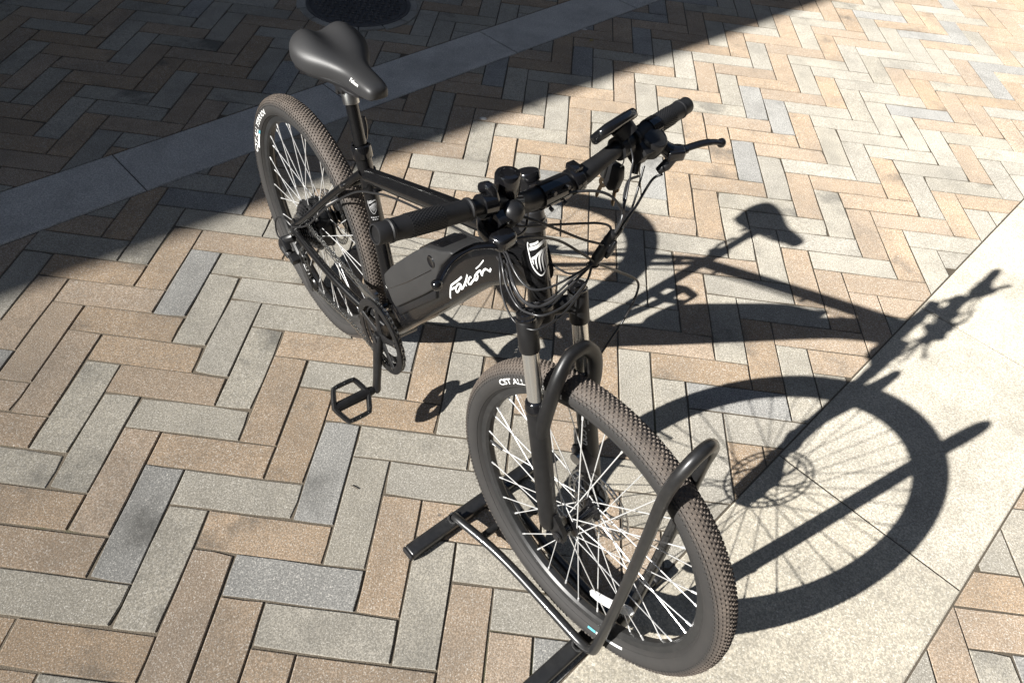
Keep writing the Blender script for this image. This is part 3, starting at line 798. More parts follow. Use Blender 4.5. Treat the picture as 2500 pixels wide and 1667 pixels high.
b = MB(); c_ = dtp(.400, .092)+Vector((0, -.0435, 0)); b.lathe([(0, -.0008), (.0085, -.0008), (.0115, -.0022), (.0135, -.0005), (.0135, .004)], o=c_, axis=(0, 1, 0), seg=24); b.build('charge_port', M['gloss'], bat)
b = MB(); b.box(dtp(.085, .030)+Vector((0, 0, 0)), (.07, .060, .050), Matrix((Bt, Vector((0, 1, 0)), Bn)).transposed()); ctrl = b.build('controller_box', M['gloss'], bike, bevel=.006)
MB().cyl(dtp(.112, .048)+Vector((0, -.032, 0)), dtp(.112, .056)+Vector((0, -.032, 0)), .004, 10).build('bolt', M['steel'], ctrl)

# ---- seatpost and saddle
sp_top = Vector((.291, 0, .73))+st*.128
spo = MB().tube([(.296, 0, .712), sp_top], .0135, 20).build('seatpost', M['frame'], bike)
b = MB(); b.lathe([(.0135, -.030), (.0172, -.028), (.0172, -.006), (.015, 0), (.0, .001)], o=sp_top, axis=st, seg=24); b.build('seatpost_head', M['steel'], spo)
b = MB(); b.box(sp_top+Vector((-.006, 0, .010)), (.036, .042, .022), Matrix.Rotation(.1, 3, 'Y')); b.box(sp_top+Vector((-.026, 0, -.004)), (.010, .030, .032))
b.build('saddle_clamp', M['darksteel'], spo, bevel=.002)
# saddle body: stations (x, half width, z top, z bottom, dent)
ST = [(.3835, .003, .9025, .8985, 0), (.3828, .011, .9070, .8945, 0), (.380, .0185, .9125, .8910, 0), (.372, .0240, .9175, .8880, 0), (.352, .0270, .9205, .886, 0), (.322, .0290, .9215, .884, 0), (.295, .031, .9225, .884, .001), (.270, .041, .925, .884, .002),
      (.248, .055, .929, .883, .004), (.226, .069, .932, .882, .009), (.205, .0785, .935, .882, .013), (.185, .083, .938, .883, .017), (.165, .083, .940, .886, .020), (.148, .078, .939, .890, .021), (.134, .068, .935, .896, .019), (.125, .052, .928, .903, .014), (.120, .024, .919, .910, .006)]
b = MB(); vs = []; fs = []; nc = 28
ST = [(x if x > .3 else .3-(.3-x)*.96, w_*.95, zt, zb, dn) for (x, w_, zt, zb, dn) in ST]
for (x, w_, zt, zb, dn) in ST:
    for k in range(nc+1):
        a = R_(-112+224*k/nc); sn_ = math.sin(a); cs = math.cos(a)
        y = w_*math.copysign(abs(sn_)**.85, sn_)
        if cs >= 0: z = zb+.012*min(1, (zt-zb)/.03)+(zt-zb-.012*min(1, (zt-zb)/.03))*cs**.62
        else: z = zb+.012*min(1, (zt-zb)/.03)*(1+cs/.3746)
        z -= .62*dn*math.exp(-(y/.021)**2)*max(0, cs)
        # lobes: raise both sides at the back
        z += .35*dn*math.exp(-((abs(y)-.045)/.02)**2)*max(0, cs)
        vs.append((x, y, z))
for i in range(len(ST)-1):
    for k in range(nc): fs.append((i*(nc+1)+k, i*(nc+1)+k+1, (i+1)*(nc+1)+k+1, (i+1)*(nc+1)+k))
for i in range(len(ST)-1): fs.append((i*(nc+1), (i+1)*(nc+1), (i+1)*(nc+1)+nc, i*(nc+1)+nc))
fs.append(tuple(range(nc+1))); fs.append(tuple((len(ST)-1)*(nc+1)+k for k in range(nc+1))[::-1])
sad = b.add(vs, fs).build('saddle', M['saddle'], bike, smooth=180)
ms = sad.modifiers.new('sub', 'SUBSURF'); ms.levels = 1; ms.render_levels = 2
for sg in (-1, 1):
    MB().tube(cr([(.355, sg*.006, .893), (.335, sg*.012, .878), (.29, sg*.021, .868), (.235, sg*.022, .868), (.19, sg*.028, .882), (.165, sg*.035, .895)], 5), .0035, 8).build('saddle_rail', M['darksteel'], sad)
MB().prism([(.34, .024), (.30, .030), (.26, .046), (.22, .068), (.18, .076), (.15, .066), (.14, 0), (.15, -.066), (.18, -.076), (.22, -.068), (.26, -.046), (.30, -.030), (.34, -.024), (.36, 0)], .880, .888, e2=(0, 1, 0), e3=(0, 0, 1)).build('saddle_base', M['plastic'], sad, bevel=.002)
# small script on the saddle flank
tv, tf = text_mesh('Falcon', .0125, .0002, .3, .9)
b = MB(); tx1 = max(v.x for v in tv)
def sadmap(v):
    x = .316+v.x; z = .9055+v.y*.8
    # flank half width at x (interpolated)
    for i in range(len(ST)-1):
        if ST[i+1][0] <= x <= ST[i][0]:
            f = (ST[i][0]-x)/(ST[i][0]-ST[i+1][0]); w_ = ST[i][1]+(ST[i+1][1]-ST[i][1])*f; zt = ST[i][2]+(ST[i+1][2]-ST[i][2])*f; zb = ST[i][3]+(ST[i+1][3]-ST[i][3])*f
            zz = min(1, max(0, (z-zb-.012)/(zt-zb-.012))); cs = zz**(1/.62); y = w_*(math.sqrt(max(0, 1-cs*cs)))**.85
            return Vector((x, -y-.0012, z+.0008))
    return Vector((x, -.03, z))
b.add([sadmap(v) for v in tv], tf).build('saddle_lettering', M['white'], sad, smooth=0)

# ---- cranks, chainring, pedals, chain
b = MB(); Rg = .1005
b.lathe([(Rg-.019, -.0575), (Rg-.003, -.0585), (Rg, -.0575), (Rg, -.0545), (Rg-.019, -.0545)], o=BB, axis=(0, 1, 0), seg=60, close=True)
for k in range(5):
    a = 2*math.pi*k/5+.35
    p0 = BB+Vector((.012*math.cos(a), -.056, .012*math.sin(a))); p1 = BB+Vector((.084*math.cos(a+.12), -.0565, .084*math.sin(a+.12)))
    b.tube([p0, (p0+p1)/2, p1], [.013, .009, .010], 10, h=.35, up=(0, 1, 0))
crk = b.build('crankset', M['matte'], bike, bevel=0, smooth=40)
nt = 46; pts = []
for k in range(nt*4):
    a = 2*math.pi*k/(nt*4); rr = .0945+(.0028, .0028, -.0022, -.0022)[k % 4]; pts.append((BB.x+rr*math.cos(a), BB.z+rr*math.sin(a)))
inner = [(BB.x+.074*math.cos(2*math.pi*k/(nt*4)), BB.z+.074*math.sin(2*math.pi*k/(nt*4))) for k in range(nt*4)]
for yy, sc, nm in ((-.0475, 1.0, 'chainring'), (-.0405, .80, 'chainring')):
    b = MB(); n = len(pts); vs = []
    for y_ in (yy-.001, yy+.001):
        for L_ in (pts, inner): vs += [(BB.x+(p[0]-BB.x)*sc, y_, BB.z+(p[1]-BB.z)*sc) for p in L_]
    fs = []
    for i in range(n):
        j = (i+1) % n
        fs += [(i, j, n+j, n+i), (2*n+i, 3*n+i, 3*n+j, 2*n+j), (i, 2*n+i, 2*n+j, j), (n+i, n+j, 3*n+j, 3*n+i)]
    b.add(vs, fs).build(nm, M['darksteel'], crk, smooth=0)
for k in range(5):
    a = 2*math.pi*k/5+.47
    MB().cyl(BB+Vector((.083*math.cos(a), -.061, .083*math.sin(a))), BB+Vector((.083*math.cos(a), -.040, .083*math.sin(a))), .0042, 8).build('chainring_bolt', M['steel'], crk)
PR = Vector((.437, -.082, .137)); PL = Vector((.413, .082, .473))
for P_, s_ in ((PR, -1), (PL, 1)):
    a = BB+Vector((0, s_*.061, 0))
    d_ = (P_-a).normalized()
    b = MB(); b.tube([a-d_*.012, a, a+(P_-a)*.35, a+(P_-a)*.8, P_, P_+d_*.011], [.012, .0165, .0140, .0122, .0130, .009], 14, w=.62, h=1.0, up=(1, 0, .1), pw=3.2)
    ca = b.build('crank_arm', M['matte'], crk, smooth=45)
    MB().cyl(a+Vector((0, s_*.004, 0)), a+Vector((0, s_*.0125, 0)), .009, 12).build('crank_bolt', M['darksteel'], ca)
def pedal(P_, s_, dvec):
    d_ = Vector(dvec).normalized(); yv = Vector((0, s_, 0)); nv = d_.cross(yv)
    c_ = P_+yv*.072
    F = lambda a, dd: c_+yv*(a*.050)+d_*(dd*.048)
    hexp = [F(-.58, .97), F(.58, .97), F(.98, 0), F(.58, -.97), F(-.58, -.97), F(-.95, 0)]
    rnd = []
    for i in range(6):
        p0, p1, p2 = hexp[i-1], hexp[i], hexp[(i+1) % 6]
        rnd += [p1+(p0-p1)*.22, p1*.94+((p0+p2)/2)*.06, p1+(p2-p1)*.22]
    b = MB(); b.tube(rnd, .0064, 8, closed=True, up=nv, h=1.6, pw=3.0)
    b.tube([P_+yv*.010, P_+yv*.03, F(.94, 0)], [.008, .0105, .010], 12, h=1.35, up=d_)
    o = b.build('pedal', M['matte'], bike, smooth=40)
    MB().cyl(P_-yv*.004, P_+yv*.024, .0065, 10).build('pedal_axle', M['darksteel'], o)
    k = 0
    for t in (-.45, 0, .45):
        for dd in (.97, -.97):
            for sgn in (1, -1):
                p = F(t, dd); MB().cyl(p+nv*(sgn*.006), p+nv*(sgn*.0115), .0018, 6).build('grip_pin', M['steel'], o)
    return o
pedal(PR, -1, (-.81, 0, .58)); pedal(PL, 1, (.95, 0, .3))
# chain
def arc(c, r, a0, a1, n, y): return [(c[0]+r*math.cos(a0+(a1-a0)*i/n), y, c[1]+r*math.sin(a0+(a1-a0)*i/n)) for i in range(n+1)]
yc = -.0445; pu1 = Vector((.030, -.068, .268)); pu2 = Vector((.072, -.064, .205))
ch = arc((BB.x, BB.z), .0945, R_(92), R_(-92), 16, -.0475)+[(.25, -.052, .207)]+arc((pu2.x, pu2.z), .020, R_(-80), R_(-190), 5, pu2.y)[0:4]+arc((pu1.x, pu1.z), .020, R_(-20), R_(110), 4, pu1.y)+arc((0, RA.z), .037, R_(-60), R_(-270), 10, -.046)
P = [Vector(p) for p in ch]; P.append(P[0]); lens = [0]
for i in range(1, len(P)): lens.append(lens[-1]+(P[i]-P[i-1]).length)
def at(s_):
    for i in range(1, len(P)):
        if s_ <= lens[i]: f = (s_-lens[i-1])/max(1e-9, lens[i]-lens[i-1]); return P[i-1].lerp(P[i], f)
    return P[-1].copy()
b = MB(); nl = int(lens[-1]/.0127)
for i in range(nl):
    p0 = at(i*lens[-1]/nl); p1 = at((i+1)*lens[-1]/nl); d_ = (p1-p0).normalized(); up_ = Vector((0, 1, 0)).cross(d_).normalized(); lat = d_.cross(up_)
    ww = .0036 if i % 2 else .0022
    rot = Matrix((d_, lat, up_)).transposed()
    for sg in (-1, 1): b.box((p0+p1)/2+lat*(sg*ww), (.0150, .0010, .0078), rot)
    b.cyl(p0-lat*.0036, p0+lat*.0036, .0036, 6)
b.build('chain', M['steel'], bike, smooth=0)
# derailleur
b = MB()
b.tube(cr([(.006, -.074, .326), (-.006, -.086, .316), (-.024, -.094, .300), (-.020, -.096, .284), (.008, -.092, .272)], 4), [.010]*17, 10, h=1.3)
b.box((-.008, -.094, .300), (.036, .016, .022), Matrix.Rotation(.6, 3, 'Y'))
b.box((.018, -.088, .268), (.030, .020, .020), Matrix.Rotation(.3, 3, 'Y'))
der = b.build('derailleur', M['plastic'], bike, bevel=.002, smooth=40)
b = MB()
for yy in (-.009, .008):
    b.prism([(.018, .276), (.040, .282), (.044, .262), (.088, .210), (.088, .192), (.070, .186), (.056, .196), (.022, .252)], -.067+yy-.001, -.067+yy+.001)
b.build('derailleur_cage', M['darksteel'], der)
for c_ in (pu1, pu2): MB().lathe([(.004, -.003), (.0165, -.0035), (.0195, 0), (.0165, .0035), (.004, .003)], o=c_, seg=22).build('jockey_wheel', M['plastic'], der)
MB().tube(cr([(.012, -.078, .372), (-.012, -.082, .376), (-.044, -.090, .366), (-.058, -.095, .338), (-.050, -.098, .310), (-.030, -.097, .300)], 6), .0024, 8).build('shift_cable_loop', M['cable'], der)
MB().tube(cr([(-.034, -.098, .298), (-.006, -.102, .284), (.030, -.100, .262)], 4), .0011, 6).build('inner_wire', M['steel'], der)
b = MB(); b.box((.352, -.030, .366), (.020, .022, .030)); b.prism([(.315, .395), (.40, .408), (.41, .392), (.33, .378)], -.052, -.040); fd = b.build('front_derailleur', M['steel'], bike, bevel=.002)
MB().box((.362, -.044, .392), (.012, .012, .008)).build('red_tab', M['red'], fd, bevel=.001)
# rear caliper
b = MB(); b.box((.028, .056, .402), (.046, .026, .036), Matrix.Rotation(-.6, 3, 'Y')); b.build('brake_caliper', M['darksteel'], bike, bevel=.004)

# ---- fork (steered)
LGx = lambda z: .911+(.795-z)*.344
fk = MB()
ctop = .778
fk.tube(cr([(LGx(.772), -.0575, .772), (.905, -.034, .770), (.893, 0, .768), (.905, .034, .770), (LGx(.772), .0575, .772)], 5), [.0145]*21, 14, h=1.1)
fk.lathe([(.0, -.026), (.019, -.024), (.0215, -.012), (.0215, 0)], o=HT_B-AX*.011, axis=AX, seg=24)
for sg in (-1, 1): fk.tube([(LGx(.737), sg*.0575, .737), (LGx(.795), sg*.0575, .795)], .0174, 22)
fork = fk.build('suspension_fork', M['matte'], bike, bevel=.004, smooth=40, mat=MS)
legd = Vector((-.344, 0, 1)).normalized()
for sg in (-1, 1):
    c_ = Vector((LGx(.795), sg*.0575, .795))
    MB().lathe([(.0174, 0), (.0174, .003), (.0152, .005), (.0152, .011), (.0135, .0125), (.006, .0125), (.005, .0105), (0, .0105)], o=c_, axis=legd, seg=24).build('adjuster_cap', M['gloss'], fork)
    MB().cyl((LGx(.60), sg*.0575, .60), (LGx(.76), sg*.0575, .76), .0140, 22).build('stanchion', M['chrome'], fork)
    b = MB(); b.tube([(LGx(.632), sg*.0575, .632), (LGx(.61), sg*.0575, .61), (LGx(.52), sg*.0585, .52), (LGx(.40), sg*.0605, .40), (LGx(.372), sg*.062, .372), (LGx(.360), sg*.062, .360)], [.0188, .0192, .0188, .0180, .0170, .0125], 20)
    b.prism([(1.052, .398), (1.070, .402), (1.100, .376), (1.103, .352), (1.086, .344), (1.066, .352), (1.052, .372)], sg*.0585-.005, sg*.0585+.005)
    lo = b.build('lower_leg', M['matte'], fork, smooth=45)
    MB().lathe([(.0145, .010), (.0172, .008), (.0195, .004), (.0195, -.004), (.0205, -.006), (.0205, -.012), (.0190, -.014)], o=(LGx(.636), sg*.0575, .636), axis=legd, seg=26).build('dust_seal', M['gloss'], lo)
ah = [(LGx(.565)+.002, -.0585, .565), (LGx(.60)+.012, -.058, .605), (LGx(.65)+.030, -.054, .66), (LGx(.70)+.044, -.042, .712), (LGx(.735)+.050, -.020, .740), (LGx(.742)+.052, 0, .7455)]
ah = ah+[(x, -y, z) for x, y, z in ah[:-1][::-1]]
b = MB(); pp = cr(ah, 5); b.tube(pp, [.0165-.0035*math.sin(math.pi*i/(len(pp)-1)) for i in range(len(pp))], 16, w=1.0, h=.85, up=(1, 0, 0)); b.build('fork_arch', M['matte'], fork, smooth=60)
# script on the inner face of the left leg, and its blue block
def leg_surf(x, y):
    z_ = .50+y; c_ = Vector((LGx(z_), .059, z_)); a = R_(205)+x/.0190
    fwd = Vector((.9455, 0, .3256))
    return c_+(Vector((0, 1, 0))*math.cos(a+R_(0))*-1*-1+fwd*math.sin(a)*-1)*.0195
tv, tf = text_mesh('Falcon', .022, .0003, .3, .95)
b = MB(); b.add([leg_surf(v.y-.006, .055-v.x*1.15) for v in tv], tf).build('fork_lettering', M['dimprint'], fork, smooth=0)
b = MB(); ribbon(b, [(-.001, -.030), (-.001, -.064)], .0052, leg_surf, 5); b.build('fork_blue_block', M['blueprint'], fork, smooth=0)
# front caliper
b = MB(); b.box((1.028, .0475, .452), (.052, .028, .038), Matrix.Rotation(.9, 3, 'Y')); b.box((1.010, .050, .470), (.020, .034, .016), Matrix.Rotation(.9, 3, 'Y'))
cal = b.build('brake_caliper', M['darksteel'], bike, bevel=.004, mat=MS)
MB().cyl((1.022, .022, .462), (1.022, .036, .462), .012, 16).build('caliper_knob', M['steel'], cal)
MB().tube([(1.004, .040, .480), (.990, .046, .505)], .0042, 8).build('cable_adjuster', M['steel'], cal)

# ---- stem and handlebar (steered)
b = MB(); s0, s1 = axis(.918), axis(.979)
b.tube([axis(.925), s1], .0168, 24); b.tube([axis(.962)+Vector((.005, 0, 0)), Vector((.866, 0, .985))], [.0165, .0175], 18)
b.tube([(.866, -.026, .985), (.866, .026, .985)], .0195, 26)
b.lathe([(.0172, 0), (.0185, .001), (.0185, .010), (.0165, .013), (.0, .0145)], o=s1, axis=AX, seg=26)
stem = b.build('stem', M['gloss'], bike, smooth=45, mat=MS)
for dx, dz in ((.016, .013), (.016, -.013)):
    for yy in (-.014, .014): MB().cyl((.866+dx, yy, .985+dz), (.872+dx, yy, .985+dz*1.1), .0033, 8).build('stem_bolt', M['darksteel'], stem)
def barp(l):
    L_ = [0, .05, .075, .12, .16, .296]; X = [.866, .866, .868, .873, .871, .862]; Z = [.985, .985, .993, .0, 0, 0]
    Z = [.985, .986, .995, 1.0165, 1.0215, 1.035]
    a = abs(l)
    for i in range(5):
        if a <= L_[i+1]:
            f = (a-L_[i])/(L_[i+1]-L_[i]); return Vector((X[i]+(X[i+1]-X[i])*f, l, Z[i]+(Z[i+1]-Z[i])*f))
    return Vector((X[-1], l, Z[-1]))
ls_ = [-.296, -.16, -.12, -.075, -.05, -.02, 0, .02, .05, .075, .12, .16, .296]
pp = cr([barp(l) for l in ls_], 4)
b = MB(); b.tube(pp, [.0113+.0018*max(0, min(1, (.155-abs(p.y))/.04))+.0028*max(0, min(1, (.095-abs(p.y))/.03)) for p in pp], 20); hb = b.build('handlebar', M['matte'], bike, smooth=60, mat=MS)
def along(l0, l1, r, name, mat, par, seg=20):
    return MB().tube([barp(l0+(l1-l0)*i/4) for i in range(5)], r, seg).build(name, mat, par, smooth=45)
for sg in (-1, 1):
    b = MB(); a0_, a1_ = barp(sg*.158), barp(sg*.285); d_ = (a1_-a0_).normalized()
    Lg = (a1_-a0_).length
    prof = [(.0115, 0), (0.0156, .001), (0.0160, .004), (0.0143, .006), (0.0138, .010), (0.0144, .0105), (0.0146, .040), (0.0150, .042), (0.0150, .100), (0.0146, .102), (0.0144, .118), (0.0153, .1195), (0.0153, .122), (0.0136, .1235), (0.0136, Lg+.012), (0.0128, Lg+.0135), (.0112, Lg+.0135), (.0108, Lg+.004), (0, Lg+.004)]
    b.lathe(prof, o=a0_, axis=d_, seg=30); g = b.build('grip', M['rubber'], hb, smooth=30)
    # raised dots on the palm area
    e1_ = Vector((0, 0, 1)); e1_ = (e1_-d_*e1_.dot(d_)).normalized(); e2_ = d_.cross(e1_)
    b = MB()
    for i in range(17):
        for k in range(24):
            a = 2*math.pi*(k+(.5 if i % 2 else 0))/24; nn = e1_*math.cos(a)+e2_*math.sin(a)
            c_ = a0_+d_*(.046+i*.0031)+nn*.0149
            b.box(c_+nn*.0002, (.0014, .0014, .0012), Matrix((d_, nn.cross(d_), nn)).transposed())
    tag(b.build('grip_dots', M['rubber'], g, smooth=0), kind='stuff')
# right side: lever clamp, lever, bell, dome switch
along(-.122, -.142, .0165, 'lever_clamp', M['gloss'], hb)
b = MB(); b.prism([(.842, -.110), (.854, -.130), (.874, -.143), (.902, -.146), (.922, -.140), (.918, -.108), (.895, -.104), (.867, -.102)], .969, .991, e2=(0, 1, 0), e3=(0, 0, 1))
lv = b.build('brake_lever', M['gloss'], bike, bevel=.008, bseg=4, smooth=60, mat=MS)
MB().tube([barp(-.118)+Vector((0, 0, -.004)), Vector((.868, -.120, .985))], [.015, .013], 14, w=1.1).build('lever_perch', M['gloss'], lv)
MB().tube(cr([(.908, -.110, .971), (.909, -.128, .973), (.9045, -.1495, .980), (.8965, -.172, .981), (.8965, -.2005, .978), (.905, -.2245, .974), (.9185, -.245, .971)], 5), [.0115]*3+[.0105]*3+[.0088]*4+[.0070]*5+[.0056]*6+[.0050]*10, 14, h=.5, w=1.0).build('lever_blade', M['gloss'], lv)
MB().ball((.9195, -.247, .971), .0078).build('lever_tip', M['gloss'], lv)
along(-.072, -.100, .0165, 'bell_clamp', M['gloss'], hb)
b = MB(); b.lathe([(.0, 0), (.0165, 0), (.0175, .002), (.0175, .006), (.0180, .007), (.0180, .030), (.0165, .033), (.0105, .034), (.010, .0325), (0, .0325)], o=(.864, -.088, 1.014), axis=(-.05, 0, 1), seg=36); b.build('bell', M['gloss'], hb, smooth=35)
b = MB(); b.lathe([(.011, -.026), (.011, -.006), (.0165, -.004), (.0168, .002), (.0150, .009), (.010, .0145), (.004, .0165), (0, .017)], o=(.889, -.097, 1.003), axis=(.35, -.15, .9), seg=32); b.build('thumb_switch', M['plastic'], hb, smooth=40)
b = MB(); b.box((.885, -.112, 1.000), (.026, .030, .020), Matrix.Rotation(.5, 3, 'Y')); b.tube(cr([(.878, -.120, 1.020), (.868, -.124, 1.040), (.856, -.128, 1.034)], 4), .0075, 10); b.build('shifter', M['gloss'], hb, bevel=.005, smooth=45)
# left side: lever, gear pod, display
along(.196, .216, .0165, 'lever_clamp', M['gloss'], hb)
b = MB(); b.tube(cr([barp(.206)+Vector((.008, 0, -.006)), (.893, .214, 1.004), (.908, .226, .998), (.914, .240, .998)], 4), [.011]*13, 10, w=1.2)
b.box((.908, .226, .996), (.026, .030, .018), Matrix.Rotation(-.4, 3, 'Z'))
lv2 = b.build('brake_lever', M['gloss'], bike, bevel=.004, smooth=50, mat=MS)
MB().tube(cr([(.912, .226, .998), (.914, .245, 1.000), (.920, .262, 1.004), (.926, .280, 1.006), (.932, .297, 1.005), (.936, .306, 1.003)], 5), [.0085]*6+[.0062]*12+[.0056]*8, 12, h=.7, w=1.15).build('lever_blade', M['gloss'], lv2)
MB().ball((.937, .309, 1.002), .0078).build('lever_tip', M['gloss'], lv2)
MB().tube([(.912, .222, .992), (.908, .214, .977), (.902, .206, .966)], [.008, .0088, .006], 12).build('cable_adjuster', M['plastic'], lv2)
b = MB(); b.lathe([(0, -.020), (.020, -.020), (.0255, -.012), (.026, .004), (.0225, .014), (.0195, .0155), (.0190, .0145), (.011, .0175), (0, .018)], o=(.882, .192, 1.014), axis=(.42, .05, .9), seg=36)
b.box((.880, .172, 1.006), (.036, .026, .036), Matrix.Rotation(.5, 3, 'Y')); b.build('gear_shifter', M['plastic'], hb, bevel=.002, smooth=40)
b = MB(); b.tube(cr([(.880, .172, 1.000), (.888, .165, .985), (.892, .160, .972)], 3), [.008, .0075, .007, .0062, .006, .0055, .005], 10); b.build('cable_boot', M['plastic'], hb)
# display: rounded slab facing the rider
dc = Vector((.862, .118, 1.053)); dx_ = Vector((-.12, .99, .06)).normalized(); dn_ = Vector((-.80, -.12, .56)); dn_ = (dn_-dx_*dn_.dot(dx_)).normalized(); dy_ = dn_.cross(dx_)
hexd = []
for i in range(24):
    a = 2*math.pi*i/24; c_, s_ = math.cos(a), math.sin(a)
    hexd.append((.045*math.copysign(abs(c_)**.55, c_), .023*math.copysign(abs(s_)**.7, s_)))
b = MB(); b.prism(hexd, -.009, .007, org=dc, e1=dx_, e2=dy_, e3=dn_); dsp = b.build('display_unit', M['gloss'], hb, bevel=.006, bseg=4, smooth=50)
MB().prism([(-.030, -.014), (.020, -.014), (.020, .014), (-.030, .014)], .0068, .0078, org=dc, e1=dx_, e2=dy_, e3=dn_).build('display_screen', M['glass'], dsp)
MB().prism([(.026, .016), (.038, .016), (.038, .0225), (.026, .0225)], .0060, .0088, org=dc, e1=dx_, e2=dy_, e3=dn_).build('power_button', M['red'], dsp, bevel=.001)
b = MB(); b.tube([dc+dx_*.012-dn_*.007, dc+dx_*.016-dn_*.024], [.019, .017], 16, w=.8); b.tube([barp(.124), barp(.146)], .0185, 24); b.build('display_mount', M['plastic'], dsp, smooth=40)
for i in range(6):
    p = dc+dx_*.016-dn_*(.009+i*.0024); MB().tube([p+dy_*.016*math.sin(t)+dx_*(.0185*math.cos(t)*.8) for t in [R_(-80+160*k/8) for k in range(9)]], .0006, 5).build('mount_rib', M['gloss'], dsp)
b = MB(); b.tube([barp(.038), barp(.056)], .0200, 26); b.box(barp(.047)+Vector((-.004, 0, .021)), (.022, .016, .010)); b.build('bar_clamp', M['gloss'], hb, bevel=.0015, smooth=40)

# ---- cables
CB = {
 'brake_cable': [
  ([(.912, -.112, .976), (.890, -.060, .957), (.852, -.02, .962), (.868, .01, .976), (.889, .03, .989), (.907, .055, .992), (.918, .075, .983), (.926, .09, .965), (.931, .095, .951), (.931, .09, .926), (.926, .085, .908)], .0026, 'cable'),
  ([(.902, .206, .966), (.897, .19, .957), (.922, .135, .945), (.93, .115, .942), (.933, .095, .923), (.935, .08, .899)], .0027, 'cable')],
 'shift_cable': [
  ([(.880, -.100, .992), (.896, -.08, .977), (.897, -.01, .951), (.906, .04, .939), (.912, .07, .931), (.921, .085, .925), (.928, .087, .911)], .0024, 'cable'),
  ([(.892, .160, .972), (.896, .135, .975), (.914, .11, .971), (.927, .1, .957), (.936, .09, .939), (.931, .085, .911)], .0028, 'cablegrey'),
  ([(.921, .065, .858), (.93, .05, .836), (.944, 0, .824), (.944, -.04, .822), (.931, -.055, .818), (.898, -.06, .81), (.864, -.06, .829), (.836, -.05, .851), (.806, -.030, .838)], .0024, 'cablegrey'),
  ([(.921, .065, .858), (.911, .035, .831), (.912, -.005, .812), (.907, -.03, .81), (.892, -.045, .809), (.869, -.05, .821), (.842, -.045, .836), (.800, -.030, .826)], .0024, 'cablegrey')],
 'brake_hose': [([(.915, -.108, .978), (.919, -.07, .969), (.911, -.01, .931), (.921, .03, .898), (.926, .07, .861), (.927, .09, .846), (.927, .13, .815), (.933, .165, .789), (.937, .178, .773), (.942, .175, .756), (.948, .16, .734), (.951, .145, .706), (.955, .12, .68), (.961, .09, .644), (.972, .070, .58), (.986, .052, .51)], .0026, 'cable')],
 'wiring': [
  ([(.870, .14, 1.035), (.889, .14, 1.010), (.9, .13, .995), (.914, .115, .979), (.929, .098, .95), (.934, .085, .917)], .0018, 'cablegrey'),
  ([(.921, .065, .858), (.912, .05, .842), (.904, .035, .839), (.888, .025, .842), (.862, .018, .846)], .0022, 'cable'),
  ([(.925, .06, .863), (.922, .02, .832), (.921, -.02, .814), (.911, -.04, .81), (.89, -.05, .815), (.866, -.05, .831), (.84, -.04, .841), (.81, -.030, .830)], .0020, 'cablegrey'),
  ([(.925, .06, .863), (.926, .02, .840), (.924, -.02, .822), (.914, -.045, .816), (.893, -.052, .822), (.866, -.05, .838), (.838, -.040, .850), (.81, -.028, .846)], .0018, 'cablegrey')],
}
for k in range(4):
    o_ = Vector((random.uniform(-.006, .016), random.uniform(-.008, .008), (-.016, .012, -.007, .020)[k]))
    src = (CB['shift_cable'][2][0], CB['wiring'][2][0], CB['shift_cable'][3][0], CB['wiring'][3][0])[k]
    n_ = len(src)-1
    CB['wiring'].append(([tuple(Vector(p)+o_*math.sin(math.pi*i/n_)*1.6) for i, p in enumerate(src)], (.0022, .0026, .0019, .0024)[k], ('cable', 'cablegrey')[k % 2]))
CB['brake_cable'].append(([(.880, -.104, 1.004), (.905, -.060, .985), (.915, -.015, .955), (.925, .030, .925), (.931, .065, .905), (.928, .078, .886)], .0025, 'cable'))
CB['shift_cable'].append(([(.889, .172, .985), (.905, .150, .945), (.925, .118, .925), (.932, .092, .905)], .0024, 'cable'))
for nm, lst in CB.items():
    for pts_, r_, mt_ in lst: MB().tube(cr(pts_, 8), r_*.82, 8).build(nm, M[mt_], bike, smooth=60)
b = MB(); b.tube(cr([(.931, .088, .922), (.928, .082, .905), (.926, .075, .886), (.923, .068, .868), (.921, .064, .854)], 5), [.004]+[.0078]*6+[.0092]*8+[.0078]*5+[.004], 12); slv = b.build('cable_sleeve', M['plastic'], bike, smooth=45)
for k, (p, d_) in enumerate((((.931, .092, .912), (-.2, -.35, -.85)), ((.938, .080, .893), (-.12, -.25, -.9)), ((.920, .083, .893), (-.12, -.25, -.9)))):
    p = Vector(p); d_ = Vector(d_).normalized(); MB().tube([p-d_*.017, p-d_*.011, p+d_*.009, p+d_*.016], [.003, .0050, .0050, .003], 10).build('connector', M['gloss'], slv)
MB().tube([Vector((.9215, .066, .857))+Vector((.0095*math.cos(a), .0095*math.sin(a), .002*math.cos(a))) for a in [2*math.pi*i/16 for i in range(16)]], .0012, 6, closed=True).build('cable_tie', M['cable'], slv)
